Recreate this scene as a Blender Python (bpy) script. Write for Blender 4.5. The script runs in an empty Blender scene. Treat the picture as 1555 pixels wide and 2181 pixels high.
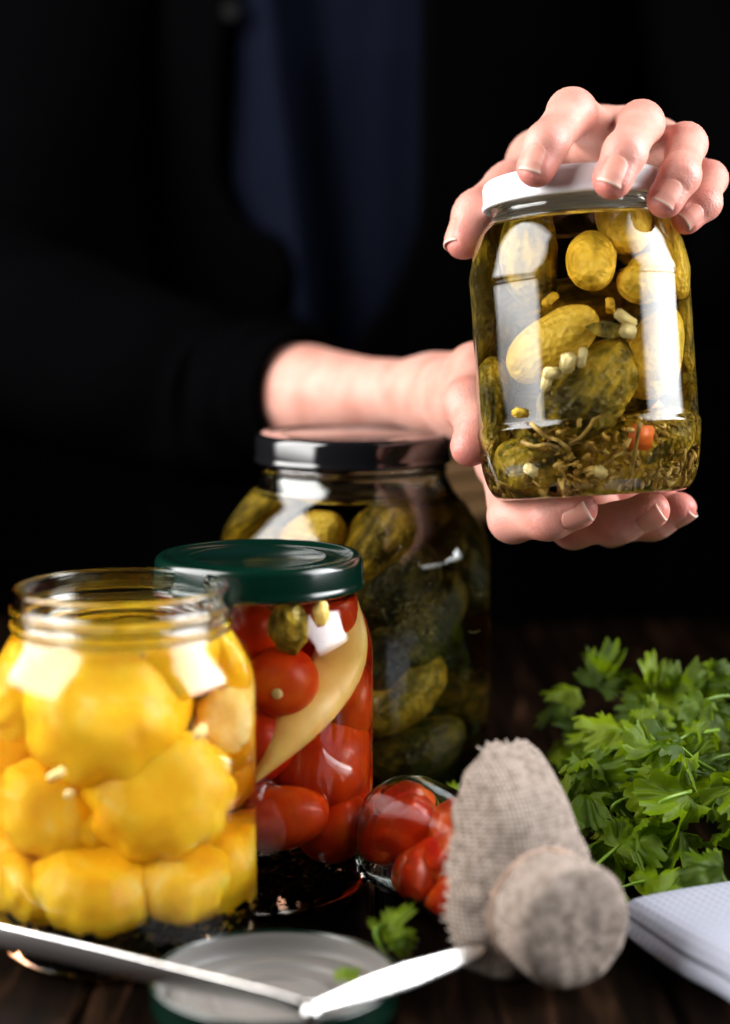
import bpy, bmesh, math, random
import numpy as np
from mathutils import Vector, Matrix, noise as mnoise
random.seed(7)
rng = np.random.default_rng(7)
SC = bpy.context.scene
COL = SC.collection
PI = math.pi
R = math.radians

# ------------------------------------------------------------------ camera
PITCH = R(7.8)
CAM_H = 0.235
cam_d = bpy.data.cameras.new("camera")
cam = bpy.data.objects.new("camera", cam_d)
COL.objects.link(cam)
cam.location = (0, 0, CAM_H)
cam.rotation_euler = (R(90) - PITCH, 0, 0)
cam_d.sensor_fit = 'VERTICAL'
cam_d.sensor_height = 36.0
cam_d.lens = 66.0
cam_d.clip_start = 0.02
cam_d.clip_end = 50
cam_d.dof.use_dof = True
cam_d.dof.focus_distance = 0.703
cam_d.dof.aperture_fstop = 3.8
SC.camera = cam
# ------------------------------------------------------------------ world + lamps (studio, black surround)
W = bpy.data.worlds.new("World"); SC.world = W; W.use_nodes = True
W.node_tree.nodes["Background"].inputs[0].default_value = (0.0, 0.0, 0.0, 1)
W.node_tree.nodes["Background"].inputs[1].default_value = 0.0


def softbox(name, loc, target, sx, sy, power, col, spread=PI):
    l = bpy.data.lights.new(name, 'AREA'); l.shape = 'RECTANGLE'
    l.size = sx; l.size_y = sy; l.energy = power; l.color = col
    o = bpy.data.objects.new(name, l); COL.objects.link(o)
    o.location = loc
    o.rotation_euler = (Vector(target) - Vector(loc)).to_track_quat('-Z', 'Y').to_euler()
    l.spread = spread
    # the cloth front of a softbox: hottest in the middle, falling off to its edges
    l.use_nodes = True
    nt = l.node_tree; em = nt.nodes["Emission"]
    ge = nt.nodes.new("ShaderNodeNewGeometry"); vm = nt.nodes.new("ShaderNodeVectorMath"); vm.operation = 'SUBTRACT'
    vm.inputs[1].default_value = (0.5, 0.5, 0)
    nt.links.new(ge.outputs["Parametric"], vm.inputs[0])
    ab = nt.nodes.new("ShaderNodeVectorMath"); ab.operation = 'ABSOLUTE'; nt.links.new(vm.outputs[0], ab.inputs[0])
    sx_ = nt.nodes.new("ShaderNodeSeparateXYZ"); nt.links.new(ab.outputs[0], sx_.inputs[0])
    last = None
    for k in ("X", "Y"):
        mr = nt.nodes.new("ShaderNodeMapRange"); mr.interpolation_type = 'SMOOTHSTEP'
        mr.inputs["From Min"].default_value = 0.5; mr.inputs["From Max"].default_value = 0.36
        mr.inputs["To Min"].default_value = 0.25; mr.inputs["To Max"].default_value = 1.15
        nt.links.new(sx_.outputs[k], mr.inputs["Value"])
        if last is None: last = mr
        else:
            m = nt.nodes.new("ShaderNodeMath"); m.operation = 'MULTIPLY'
            nt.links.new(last.outputs[0], m.inputs[0]); nt.links.new(mr.outputs[0], m.inputs[1]); last = m
    nt.links.new(last.outputs[0], em.inputs["Strength"])
    return o


softbox("softbox", (-0.70, 0.52, 0.66), (0.0, 0.60, 0.50), 0.98, 1.02, 31, (1.0, 0.985, 0.97))
softbox("softbox", (0.86, 0.50, 0.68), (-0.2, 0.22, 0.45), 0.92, 0.98, 19.5, (0.97, 0.985, 1.0), R(104))
SC.view_settings.view_transform = 'Standard'
SC.view_settings.look = 'None'
SC.view_settings.exposure = 0.0
SC.view_settings.gamma = 1.0
SC.cycles.use_denoising = True
SC.cycles.max_bounces = 20
SC.cycles.transmission_bounces = 16
SC.cycles.glossy_bounces = 6
SC.cycles.diffuse_bounces = 4
SC.cycles.transparent_max_bounces = 12
SC.cycles.sample_clamp_indirect = 12
SC.cycles.caustics_refractive = True
SC.cycles.caustics_reflective = True
SC.cycles.blur_glossy = 0.5

# ------------------------------------------------------------------ helpers
FWD = Vector((0, math.cos(PITCH), -math.sin(PITCH)))
UPV = Vector((0, math.sin(PITCH), math.cos(PITCH)))
RGT = Vector((1, 0, 0))
EYE = Vector((0, 0, CAM_H))
FPX = 4000.0


def at(x, y, D):
    """where a spot of the photograph stands in the room, D metres along the optical axis"""
    return EYE + FWD * D + RGT * ((x - 777.5) / FPX * D) + UPV * ((1090.5 - y) / FPX * D)


def on_table(x, y, z=0.0):
    d = FWD + RGT * ((x - 777.5) / FPX) + UPV * ((1090.5 - y) / FPX)
    return EYE + d * ((z - CAM_H) / d.z)


def tag(o, label=None, cat=None, group=None, kind=None):
    if label: o["label"] = label
    if cat: o["category"] = cat
    if group: o["group"] = group
    if kind: o["kind"] = kind
    return o


def link(name, me, mat=None, parent=None, smooth=True):
    o = bpy.data.objects.new(name, me)
    COL.objects.link(o)
    if mat is not None and len(me.materials) == 0:
        me.materials.append(mat)
    if smooth:
        me.polygons.foreach_set("use_smooth", [True] * len(me.polygons))
    if parent is not None:
        o.parent = parent
    return o


def mesh(name, vs, fs):
    me = bpy.data.meshes.new(name)
    me.from_pydata([tuple(v) for v in vs], [], fs)
    me.update()
    return me


def empty(name, loc=(0, 0, 0), rot=None):
    o = bpy.data.objects.new(name, None)
    o.empty_display_size = 0.02
    COL.objects.link(o)
    o.location = loc
    if rot is not None:
        o.rotation_euler = rot
    return o


def spline(pts, n=6):
    """Catmull-Rom through 2D/3D points"""
    P = [np.array(p, float) for p in pts]
    P = [2 * P[0] - P[1]] + P + [2 * P[-1] - P[-2]]
    out = []
    for i in range(1, len(P) - 2):
        for k in range(n):
            t = k / n
            a, b, c, d = P[i - 1], P[i], P[i + 1], P[i + 2]
            out.append(0.5 * (2 * b + (c - a) * t + (2 * a - 5 * b + 4 * c - d) * t * t + (3 * b - a - 3 * c + d) * t ** 3))
    out.append(P[-2])
    return out


def lathe(prof, n=96, closed=True):
    """prof: list of (r,z) from axis to axis (or open)."""
    vs, fs, rings = [], [], []
    for r, z in prof:
        if r < 1e-6:
            rings.append([len(vs)]); vs.append((0, 0, z))
        else:
            rings.append(list(range(len(vs), len(vs) + n)))
            for k in range(n):
                a = 2 * PI * k / n
                vs.append((r * math.cos(a), r * math.sin(a), z))
    for A, B in zip(rings, rings[1:]):
        for k in range(n):
            k2 = (k + 1) % n
            if len(A) == 1 and len(B) == 1: continue
            if len(A) == 1: fs.append((A[0], B[k2], B[k]))
            elif len(B) == 1: fs.append((A[k], A[k2], B[0]))
            else: fs.append((A[k], A[k2], B[k2], B[k]))
    return vs, fs


def tube(pts, rad, n=8, cap=True):
    """tube along 3D points; rad float or list"""
    P = [Vector(p) for p in pts]
    m = len(P)
    rs = rad if isinstance(rad, (list, tuple)) else [rad] * m
    vs, fs = [], []
    t0 = (P[1] - P[0]).normalized()
    ref = Vector((0, 0, 1)) if abs(t0.z) < 0.9 else Vector((1, 0, 0))
    nrm = t0.cross(ref).normalized()
    for i in range(m):
        t = (P[min(i + 1, m - 1)] - P[max(i - 1, 0)]).normalized()
        nrm = (nrm - t * nrm.dot(t)).normalized()
        b = t.cross(nrm)
        for k in range(n):
            a = 2 * PI * k / n
            vs.append(P[i] + (nrm * math.cos(a) + b * math.sin(a)) * rs[i])
    for i in range(m - 1):
        for k in range(n):
            k2 = (k + 1) % n
            fs.append((i * n + k, i * n + k2, (i + 1) * n + k2, (i + 1) * n + k))
    if cap:
        fs.append(tuple(range(n - 1, -1, -1)))
        fs.append(tuple(range((m - 1) * n, m * n)))
    return vs, fs


class MB:
    def __init__(s): s.v, s.f = [], []
    def add(s, vf):
        b = len(s.v); s.v += [tuple(x) for x in vf[0]]; s.f += [tuple(i + b for i in f) for f in vf[1]]
        return s
    def build(s, name, mat, parent=None, smooth=True):
        return link(name, mesh(name, s.v, s.f), mat, parent, smooth)


# ------------------------------------------------------------------ materials
def new_mat(name):
    m = bpy.data.materials.new(name); m.use_nodes = True
    nt = m.node_tree
    return m, nt, nt.nodes["Principled BSDF"], nt.nodes["Material Output"]


def nd(nt, t, **kw):
    n = nt.nodes.new(t)
    for k, v in kw.items():
        if k.startswith("i_"):
            n.inputs[k[2:].replace("_", " ")].default_value = v
        else:
            setattr(n, k, v)
    return n


def ramp(nt, stops):
    n = nt.nodes.new("ShaderNodeValToRGB")
    cr = n.color_ramp
    while len(cr.elements) < len(stops): cr.elements.new(0.5)
    for e, (p, c) in zip(cr.elements, stops):
        e.position = p; e.color = (*c, 1)
    return n


def simple(name, col, rough=0.5, metal=0.0, spec=0.5, coat=0.0):
    m, nt, b, o = new_mat(name)
    b.inputs["Base Color"].default_value = (*col, 1)
    b.inputs["Roughness"].default_value = rough
    b.inputs["Metallic"].default_value = metal
    b.inputs["Specular IOR Level"].default_value = spec
    b.inputs["Coat Weight"].default_value = coat
    return m


def mottled(name, stops, scale, rough=0.4, bump=0.2, bscale=60, detail=6, sss=0.0, ssr=(1, .5, .3), sscale=0.004, spec=0.4, stretch=(1, 1, 1), distort=0.4, fine=None, bdist=0.001):
    m, nt, b, o = new_mat(name)
    tc = nd(nt, "ShaderNodeTexCoord"); mp = nd(nt, "ShaderNodeMapping")
    mp.inputs["Scale"].default_value = stretch
    oi = nd(nt, "ShaderNodeObjectInfo")
    nt.links.new(tc.outputs["Object"], mp.inputs["Vector"])
    add = nd(nt, "ShaderNodeVectorMath", operation='ADD')
    nt.links.new(mp.outputs[0], add.inputs[0]); nt.links.new(oi.outputs["Random"], add.inputs[1])
    n1 = nd(nt, "ShaderNodeTexNoise"); n1.inputs["Scale"].default_value = scale
    n1.inputs["Detail"].default_value = detail; n1.inputs["Distortion"].default_value = distort
    nt.links.new(add.outputs[0], n1.inputs["Vector"])
    r = ramp(nt, stops); nt.links.new(n1.outputs["Fac"], r.inputs[0])
    nt.links.new(r.outputs[0], b.inputs["Base Color"])
    n2 = nd(nt, "ShaderNodeTexNoise"); n2.inputs["Scale"].default_value = bscale; n2.inputs["Detail"].default_value = 4
    nt.links.new(add.outputs[0], n2.inputs["Vector"])
    bp = nd(nt, "ShaderNodeBump"); bp.inputs["Strength"].default_value = bump; bp.inputs["Distance"].default_value = bdist
    nt.links.new(n2.outputs["Fac"], bp.inputs["Height"]); nt.links.new(bp.outputs[0], b.inputs["Normal"])
    b.inputs["Roughness"].default_value = rough
    b.inputs["Specular IOR Level"].default_value = spec
    if sss:
        b.inputs["Subsurface Weight"].default_value = sss
        b.inputs["Subsurface Radius"].default_value = ssr
        b.inputs["Subsurface Scale"].default_value = sscale
    return m


def glass_mat(name, col=(1, 1, 1), ior=1.50, rough=0.0):
    m, nt, b, o = new_mat(name)
    nt.nodes.remove(b)
    g = nd(nt, "ShaderNodeBsdfGlass"); g.inputs["Color"].default_value = (*col, 1)
    g.inputs["IOR"].default_value = ior; g.inputs["Roughness"].default_value = rough
    tc = nd(nt, "ShaderNodeTexCoord")
    n2 = nd(nt, "ShaderNodeTexNoise"); n2.inputs["Scale"].default_value = 28; n2.inputs["Detail"].default_value = 2
    bp = nd(nt, "ShaderNodeBump"); bp.inputs["Strength"].default_value = 0.22; bp.inputs["Distance"].default_value = 0.002
    nt.links.new(tc.outputs["Object"], n2.inputs["Vector"])
    nt.links.new(n2.outputs["Fac"], bp.inputs["Height"]); nt.links.new(bp.outputs[0], g.inputs["Normal"])
    nt.links.new(g.outputs[0], o.inputs["Surface"])
    return m


def brine_mat(name, col, dens):
    m, nt, b, o = new_mat(name)
    nt.nodes.remove(b)
    a = nd(nt, "ShaderNodeVolumeAbsorption"); a.inputs["Color"].default_value = (*col, 1); a.inputs["Density"].default_value = dens
    nt.links.new(a.outputs[0], o.inputs["Volume"])
    return m


M = {}
M["glass"] = glass_mat("jar_glass", (0.985, 0.995, 0.985))
M["brine_olive"] = brine_mat("brine_olive", (0.93, 0.70, 0.16), 20)
M["brine_dark"] = brine_mat("brine_dark", (0.70, 0.56, 0.15), 55)
M["brine_red"] = brine_mat("brine_red", (0.95, 0.40, 0.10), 20)
M["brine_yellow"] = brine_mat("brine_yellow", (1.0, 0.68, 0.11), 14)
M["white_lid"] = simple("white_lid_enamel", (0.80, 0.80, 0.82), 0.28)
M["black_lid"] = simple("black_lid_enamel", (0.006, 0.006, 0.007), 0.10, coat=0.6)
M["green_lid"] = simple("green_lid_enamel", (0.0008, 0.012, 0.007), 0.18, coat=0.25)
M["lid_inside"] = simple("lid_inside_lacquer", (0.17, 0.16, 0.15), 0.45)
M["steel"] = mottled("polished_steel", [(0.35, (0.62, 0.60, 0.58)), (0.65, (0.78, 0.77, 0.76))], 40, 0.22, 0.12, 500, stretch=(1, 1, 6), bdist=0.0004)
M["steel"].node_tree.nodes["Principled BSDF"].inputs["Metallic"].default_value = 1.0
def gherkin_mat(name, dark, mid, light, lo=.42, hi=.62):
    m, nt, b, o = new_mat(name)
    tc = nd(nt, "ShaderNodeTexCoord"); oi = nd(nt, "ShaderNodeObjectInfo")
    add = nd(nt, "ShaderNodeVectorMath", operation='ADD')
    nt.links.new(tc.outputs["Object"], add.inputs[0]); nt.links.new(oi.outputs["Random"], add.inputs[1])
    mp = nd(nt, "ShaderNodeMapping"); mp.inputs["Scale"].default_value = (1, 1, .3); nt.links.new(add.outputs[0], mp.inputs["Vector"])
    big = nd(nt, "ShaderNodeTexNoise"); big.inputs["Scale"].default_value = 45; big.inputs["Detail"].default_value = 3; nt.links.new(add.outputs[0], big.inputs["Vector"])
    st = nd(nt, "ShaderNodeTexNoise"); st.inputs["Scale"].default_value = 260; st.inputs["Detail"].default_value = 6; nt.links.new(mp.outputs[0], st.inputs["Vector"])
    sp = nd(nt, "ShaderNodeTexVoronoi"); sp.inputs["Scale"].default_value = 420; nt.links.new(add.outputs[0], sp.inputs["Vector"])
    f = nd(nt, "ShaderNodeMath", operation='MULTIPLY_ADD'); f.inputs[1].default_value = .55
    nt.links.new(st.outputs["Fac"], f.inputs[0])
    g = nd(nt, "ShaderNodeMath", operation='MULTIPLY'); g.inputs[1].default_value = .48; nt.links.new(big.outputs["Fac"], g.inputs[0]); nt.links.new(g.outputs[0], f.inputs[2])
    r = ramp(nt, [(lo, dark), ((lo + hi) / 2, mid), (hi, light)]); nt.links.new(f.outputs[0], r.inputs[0])
    dk = ramp(nt, [(0.05, (.45, .42, .35)), (.22, (1, 1, 1))]); nt.links.new(sp.outputs["Distance"], dk.inputs[0])
    mx = nd(nt, "ShaderNodeMix", data_type='RGBA', blend_type='MULTIPLY'); mx.inputs[0].default_value = .55
    nt.links.new(r.outputs[0], mx.inputs[6]); nt.links.new(dk.outputs[0], mx.inputs[7]); nt.links.new(mx.outputs[2], b.inputs["Base Color"])
    bp = nd(nt, "ShaderNodeBump"); bp.inputs["Strength"].default_value = .8; bp.inputs["Distance"].default_value = .0012
    hh = nd(nt, "ShaderNodeMath", operation='ADD'); nt.links.new(st.outputs["Fac"], hh.inputs[0]); nt.links.new(sp.outputs["Distance"], hh.inputs[1])
    nt.links.new(hh.outputs[0], bp.inputs["Height"]); nt.links.new(bp.outputs[0], b.inputs["Normal"])
    b.inputs["Roughness"].default_value = .45; b.inputs["Specular IOR Level"].default_value = .25
    return m


M["gherkin"] = gherkin_mat("gherkin_skin", (0.045, 0.034, 0.003), (0.18, 0.130, 0.008), (0.42, 0.29, 0.025))
M["gherkin_pale"] = gherkin_mat("gherkin_pale_skin", (0.30, 0.195, 0.012), (0.60, 0.39, 0.03), (0.74, 0.50, 0.06), .36, .58)
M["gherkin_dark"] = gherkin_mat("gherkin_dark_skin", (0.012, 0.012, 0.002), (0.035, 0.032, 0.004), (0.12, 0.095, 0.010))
M["seed"] = mottled("spice_seed", [(0.4, (0.004, 0.003, 0.0015)), (0.7, (0.022, 0.014, 0.005))], 300, 0.7, 0.1, spec=0.05)
M["garlic"] = mottled("garlic_flesh", [(0.3, (0.62, 0.48, 0.16)), (0.7, (0.82, 0.70, 0.36))], 80, 0.4, 0.2, 200)
M["carrot"] = mottled("carrot_flesh", [(0.3, (0.60, 0.10, 0.01)), (0.7, (0.78, 0.18, 0.03))], 60, 0.4, 0.2, 200)
M["dill"] = mottled("dill_stem", [(0.3, (0.08, 0.045, 0.005)), (0.50, (0.26, 0.15, 0.015)), (0.66, (0.62, 0.44, 0.13))], 190, 0.5, 0.1)
M["tomato"] = mottled("tomato_skin", [(0.3, (0.36, 0.014, 0.001)), (0.55, (0.50, 0.045, 0.002)), (0.75, (0.62, 0.13, 0.005))], 40, 0.32, 0.12, 120, spec=0.2, sss=0.25, ssr=(1, .2, .1), sscale=0.004)
M["pepper_yellow"] = mottled("yellow_pepper", [(0.3, (0.74, 0.48, 0.08)), (0.7, (0.86, 0.66, 0.22))], 60, 0.35, 0.15, 120, sss=0.2, ssr=(1, .6, .2), sscale=0.004)
M["pepper_red"] = mottled("red_pepper", [(0.35, (0.42, 0.010, 0.002)), (0.52, (0.62, 0.04, 0.003)), (0.66, (0.85, 0.16, 0.010))], 40, 0.3, 0.1, 120, sss=0.2, ssr=(1, .2, .1), sscale=0.004)
M["squash"] = mottled("squash_skin", [(0.28, (0.82, 0.40, 0.006)), (0.46, (0.92, 0.56, 0.014)), (0.60, (0.95, 0.63, 0.026)), (0.72, (0.97, 0.80, 0.24))], 60, 0.4, 0.45, 160, detail=8, sss=0.35, ssr=(1, .55, .12), sscale=0.008)
M["squash_pale"] = mottled("squash_pale_flesh", [(0.3, (0.90, 0.55, 0.10)), (0.7, (0.95, 0.75, 0.35))], 40, 0.4, 0.2, 140, sss=0.3, ssr=(1, .6, .2), sscale=0.006)

# ------------------------------------------------------------------ table and backdrop
def wood():
    m, nt, b, o = new_mat("dark_wood")
    tc = nd(nt, "ShaderNodeTexCoord"); oi = nd(nt, "ShaderNodeObjectInfo")
    mp = nd(nt, "ShaderNodeMapping"); mp.inputs["Scale"].default_value = (9, 0.9, 9)
    add = nd(nt, "ShaderNodeVectorMath", operation='ADD')
    nt.links.new(tc.outputs["Object"], add.inputs[0]); nt.links.new(oi.outputs["Random"], add.inputs[1])
    nt.links.new(add.outputs[0], mp.inputs["Vector"])
    n1 = nd(nt, "ShaderNodeTexNoise"); n1.inputs["Scale"].default_value = 9; n1.inputs["Detail"].default_value = 9; n1.inputs["Distortion"].default_value = 1.2
    nt.links.new(mp.outputs[0], n1.inputs["Vector"])
    r = ramp(nt, [(0.30, (0.0012, 0.0007, 0.0005)), (0.52, (0.0045, 0.0022, 0.0012)), (0.66, (0.020, 0.0095, 0.005)), (0.80, (0.075, 0.036, 0.020))])
    nt.links.new(n1.outputs["Fac"], r.inputs[0])
    nt.links.new(r.outputs[0], b.inputs["Base Color"])
    bp = nd(nt, "ShaderNodeBump"); bp.inputs["Strength"].default_value = 0.5; bp.inputs["Distance"].default_value = 0.002
    nt.links.new(n1.outputs["Fac"], bp.inputs["Height"]); nt.links.new(bp.outputs[0], b.inputs["Normal"])
    b.inputs["Roughness"].default_value = 0.55
    b.inputs["Specular IOR Level"].default_value = 0.02
    return m


M["wood"] = wood()


def plank_mesh(w, l, t, bev=0.0018):
    bm = bmesh.new()
    bmesh.ops.create_cube(bm, size=1.0)
    for v in bm.verts:
        v.co = Vector((v.co.x * w, v.co.y * l, (v.co.z - 0.5) * t))
    bmesh.ops.bevel(bm, geom=[e for e in bm.edges if abs((e.verts[0].co - e.verts[1].co).y) > l * 0.5], offset=bev, segments=2, affect='EDGES')
    me = bpy.data.meshes.new("plank"); bm.to_mesh(me); bm.free()
    return me


table = tag(empty("wooden_table", (0, 0.55, 0)), "dark brown plank table under the jars and herbs", "table")
PW = 0.094
pl0 = plank_mesh(PW - 0.0016, 1.30, 0.026)
for k in range(-8, 9):
    o = link("plank", pl0, M["wood"], table, smooth=False)
    o.location = (0.0985 - 0.047 + k * PW, 0, -0.0004 * (k * 7 % 3))
    o.rotation_euler = (0, 0, 0)

bd_m = simple("black_backdrop", (0.002, 0.002, 0.0022), 0.95, spec=0.0)
MB().add(([(-3, 2.4, -1.2), (3, 2.4, -1.2), (3, 2.4, 2.4), (-3, 2.4, 2.4)], [(0, 1, 2, 3)])).build("backdrop", bd_m, smooth=False)["kind"] = "structure"

# ------------------------------------------------------------------ jars
def jar_glass(outer, liquid_z, wall, name="glass", parent=None, n=112, base_t=0.004):
    """outer: (r,z) points from the foot to the rim; hollow above liquid_z"""
    op = spline(outer, 5)
    ztop = op[-1][1]
    inner = [(max(r - wall, 0.001), z) for r, z in op if z > liquid_z + 0.001]
    inner.reverse()
    rl = inner[-1][0]
    rim_r = op[-1][0]
    prof = [(0, 0.0022), (outer[0][0] * 0.55, 0.0020), (outer[0][0] * 0.9, 0.0006)] + [tuple(p) for p in op]
    prof += [(rim_r - wall * 0.3, ztop + 0.0007), (rim_r - wall * 0.7, ztop + 0.0007)]
    prof += inner
    prof += [(rl, liquid_z), (rl * 0.96, liquid_z - 0.0006), (rl * 0.5, liquid_z - 0.0008), (0, liquid_z - 0.0008)]
    vs, fs = lathe(prof, n)
    return MB().add((vs, fs)).build(name, M["glass"], parent)


def brine(outer, liquid_z, mat, parent, inset=0.0016, z0=0.0042):
    op = [(r - inset, z) for r, z in spline(outer, 4) if z0 < z < liquid_z - 0.0012]
    prof = [(0, z0 - 0.0006), (op[0][0] * 0.9, z0 - 0.0006)] + op + [(op[-1][0], liquid_z - 0.0011), (0, liquid_z - 0.0012)]
    return MB().add(lathe(prof, 64)).build("brine", mat, parent)


def lid_mesh(r, h, top=0.0, lip=0.0012, rim_w=0.0035, dish=0.0014):
    """cap with a rolled bottom edge, raised rim and slightly sunk panel; z=0 at the bottom edge"""
    prof = [(0, h - dish - 0.0008), (r - 0.006, h - dish - 0.0008), (r - 0.0016, h - 0.003), (r - 0.0013, 0.0015), (r - 0.0012, 0.0002), (r - 0.0004, -0.0004), (r + lip * .4, 0.0002), (r + lip * .5, 0.0012),
            (r + lip * .1, 0.0022), (r, 0.0030), (r, h - 0.0025), (r - 0.0005, h - 0.0010), (r - 0.0016, h - 0.0001), (r - 0.0028, h),
            (r - rim_w - 0.0006, h - 0.0004), (r - rim_w - 0.0018, h - dish), (r - 0.012, h - dish), (r - 0.013, h - dish + .0004), (r - 0.0145, h - dish + .0004), (r - 0.0155, h - dish), (0, h - dish)]
    return lathe(prof, 112)


# --- yellow jar (open)
YJ = Vector((-0.0825, 0.627, 0.0))
yj = tag(empty("glass_jar", YJ), "open glass jar full of yellow pattypan squash in orange brine", "jar")
Y_OUT = [(0.0395, 0.0), (0.0425, 0.0012), (0.0443, 0.005), (0.0450, 0.011), (0.0450, 0.030), (0.0450, 0.055), (0.0450, 0.084), (0.0447, 0.0905), (0.0438, 0.0955), (0.0420, 0.1000), (0.0398, 0.1038), (0.0380, 0.1066),
         (0.0368, 0.1086), (0.0366, 0.1098), (0.0376, 0.1106), (0.0377, 0.1120), (0.0367, 0.1130), (0.0366, 0.1146), (0.0378, 0.1156), (0.0379, 0.1172), (0.0368, 0.1182), (0.0366, 0.1212), (0.0366, 0.1235)]
Y_LIQ = 0.1075
jar_glass(Y_OUT, Y_LIQ, 0.0026, parent=yj)
brine(Y_OUT, Y_LIQ, M["brine_yellow"], yj)

# --- green lid jar
GJ = Vector((-0.0390, 0.683, 0.0))
gj = tag(empty("glass_jar", GJ), "green lidded glass jar of red cherry tomatoes and a yellow pepper strip", "jar")
G_OUT = [(0.0365, 0.0), (0.0392, 0.0012), (0.0412, 0.005), (0.0420, 0.011), (0.0420, 0.030), (0.0420, 0.055), (0.0420, 0.084), (0.0416, 0.092), (0.0402, 0.0990), (0.0380, 0.1045), (0.0366, 0.1085),
         (0.0362, 0.1110), (0.0362, 0.1150), (0.0362, 0.1220)]
G_LIQ = 0.1130
jar_glass(G_OUT, G_LIQ, 0.0026, parent=gj)
brine(G_OUT, G_LIQ, M["brine_red"], gj)
gl = MB().add(lid_mesh(0.0384, 0.0118)).build("lid", M["green_lid"], gj)
gl.location = (0, 0, 0.1142)

# --- big dark jar
BJ = Vector((-0.0052, 0.8065, 0.0))
bj = tag(empty("glass_jar", BJ), "tall black lidded glass jar of dark green cucumbers, biggest of the jars", "jar")
B_OUT = [(0.0530, 0.0), (0.0565, 0.0015), (0.0590, 0.006), (0.0600, 0.014), (0.0600, 0.040), (0.0600, 0.070), (0.0600, 0.096), (0.0596, 0.106), (0.0580, 0.1135), (0.0545, 0.1205), (0.0495, 0.1275), (0.0445, 0.1335),
         (0.0415, 0.1385), (0.0403, 0.1425), (0.0408, 0.1440), (0.0400, 0.1455), (0.0398, 0.1500), (0.0398, 0.1560)]
B_LIQ = 0.1325
jar_glass(B_OUT, B_LIQ, 0.0028, parent=bj)
brine(B_OUT, B_LIQ, M["brine_dark"], bj)
bl = MB().add(lid_mesh(0.0422, 0.0122, dish=0.0010, rim_w=0.003)).build("lid", M["black_lid"], bj)
bl.location = (0, 0, 0.1470)

# --- jar held in the hands
HJ_AX = (UPV * math.cos(R(3.5)) - RGT * math.sin(R(3.5))).normalized()
HJ_BASE = at(1262, 1056, 0.714)
xax = RGT - HJ_AX * RGT.dot(HJ_AX); xax.normalize()
yax = HJ_AX.cross(xax)
HJ_M = Matrix((xax, yax, HJ_AX)).transposed().to_4x4(); HJ_M.translation = HJ_BASE
hj = empty("glass_jar"); hj.matrix_world = HJ_M
tag(hj, "white lidded glass jar of olive gherkins held up between two hands", "jar")
H_OUT = [(0.0335, 0.0), (0.0362, 0.0010), (0.0388, 0.0045), (0.0408, 0.0105), (0.0418, 0.0180), (0.0424, 0.0245), (0.0425, 0.0262), (0.0419, 0.0278), (0.0417, 0.0300), (0.0416, 0.0500), (0.0416, 0.0760), (0.0417, 0.0800), (0.0419, 0.0826), (0.0417, 0.0850),
         (0.0408, 0.0895), (0.0392, 0.0955), (0.0368, 0.1010), (0.0340, 0.1045), (0.0322, 0.1065), (0.0316, 0.1085), (0.0322, 0.1100), (0.0324, 0.1112), (0.0316, 0.1126), (0.0316, 0.1190)]
H_LIQ = 0.1020
jar_glass(H_OUT, H_LIQ, 0.0026, parent=hj, n=128)
brine(H_OUT, H_LIQ, M["brine_olive"], hj)
hl = MB().add(lid_mesh(0.0346, 0.0105, rim_w=0.003)).build("lid", M["white_lid"], hj)
hl.location = (0, 0, 0.1105)


# ------------------------------------------------------------------ jar contents
def gherkin_mesh(L, r, bend=0.12, warts=0.05, seed=0, n=28, m=40, taper=0.1):
    """long axis along local z"""
    vs = []
    for i in range(m + 1):
        t = i / m
        s = 2 * t - 1
        rr = r * max(0.0, (1 - abs(s) ** 2.6)) ** 0.5 * (1 - taper * s)
        z = s * L / 2
        bx = bend * L * (s * s - 0.4)
        for k in range(n):
            a = 2 * PI * k / n
            p = Vector((rr * math.cos(a), rr * math.sin(a), z))
            f = 1 + warts * mnoise.noise(p * (1.6 / r) + Vector((seed * 3.1, 0, 0))) + 0.4 * warts * mnoise.noise(p * (5.0 / r) + Vector((seed, 7, 0)))
            f += 0.02 * math.cos(a * 3 + seed)
            vs.append((p.x * f + bx, p.y * f, z))
    fs = []
    for i in range(m):
        for k in range(n):
            k2 = (k + 1) % n
            fs.append((i * n + k, i * n + k2, (i + 1) * n + k2, (i + 1) * n + k))
    fs.append(tuple(range(n - 1, -1, -1))); fs.append(tuple(range(m * n, m * n + n)))
    return mesh("gherkin", vs, fs)


def confine(o, MW, outer, inset=0.0031, zlo=0.0045, zhi=None):
    """press a thing against the inside of the glass: nothing pokes through the wall"""
    zs = [p[1] for p in outer]; rs = [p[0] for p in outer]
    mw = o.matrix_basis; A = MW.inverted() @ mw; B = A.inverted()
    for v in o.data.vertices:
        p = A @ v.co
        p.z = max(p.z, zlo + 0.0008 * math.sin(p.x * 900))
        if zhi is not None and p.z > zhi: p.z = zhi
        rmax = float(np.interp(p.z, zs, rs)) - inset
        r = math.hypot(p.x, p.y)
        if r > rmax * 0.96:
            k = (rmax - 0.04 * rmax * math.exp(-(r - rmax * .96) / (0.04 * rmax))) / r
            p.x *= k; p.y *= k
        v.co = B @ p
    o.data.update()


JARS = {}


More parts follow.
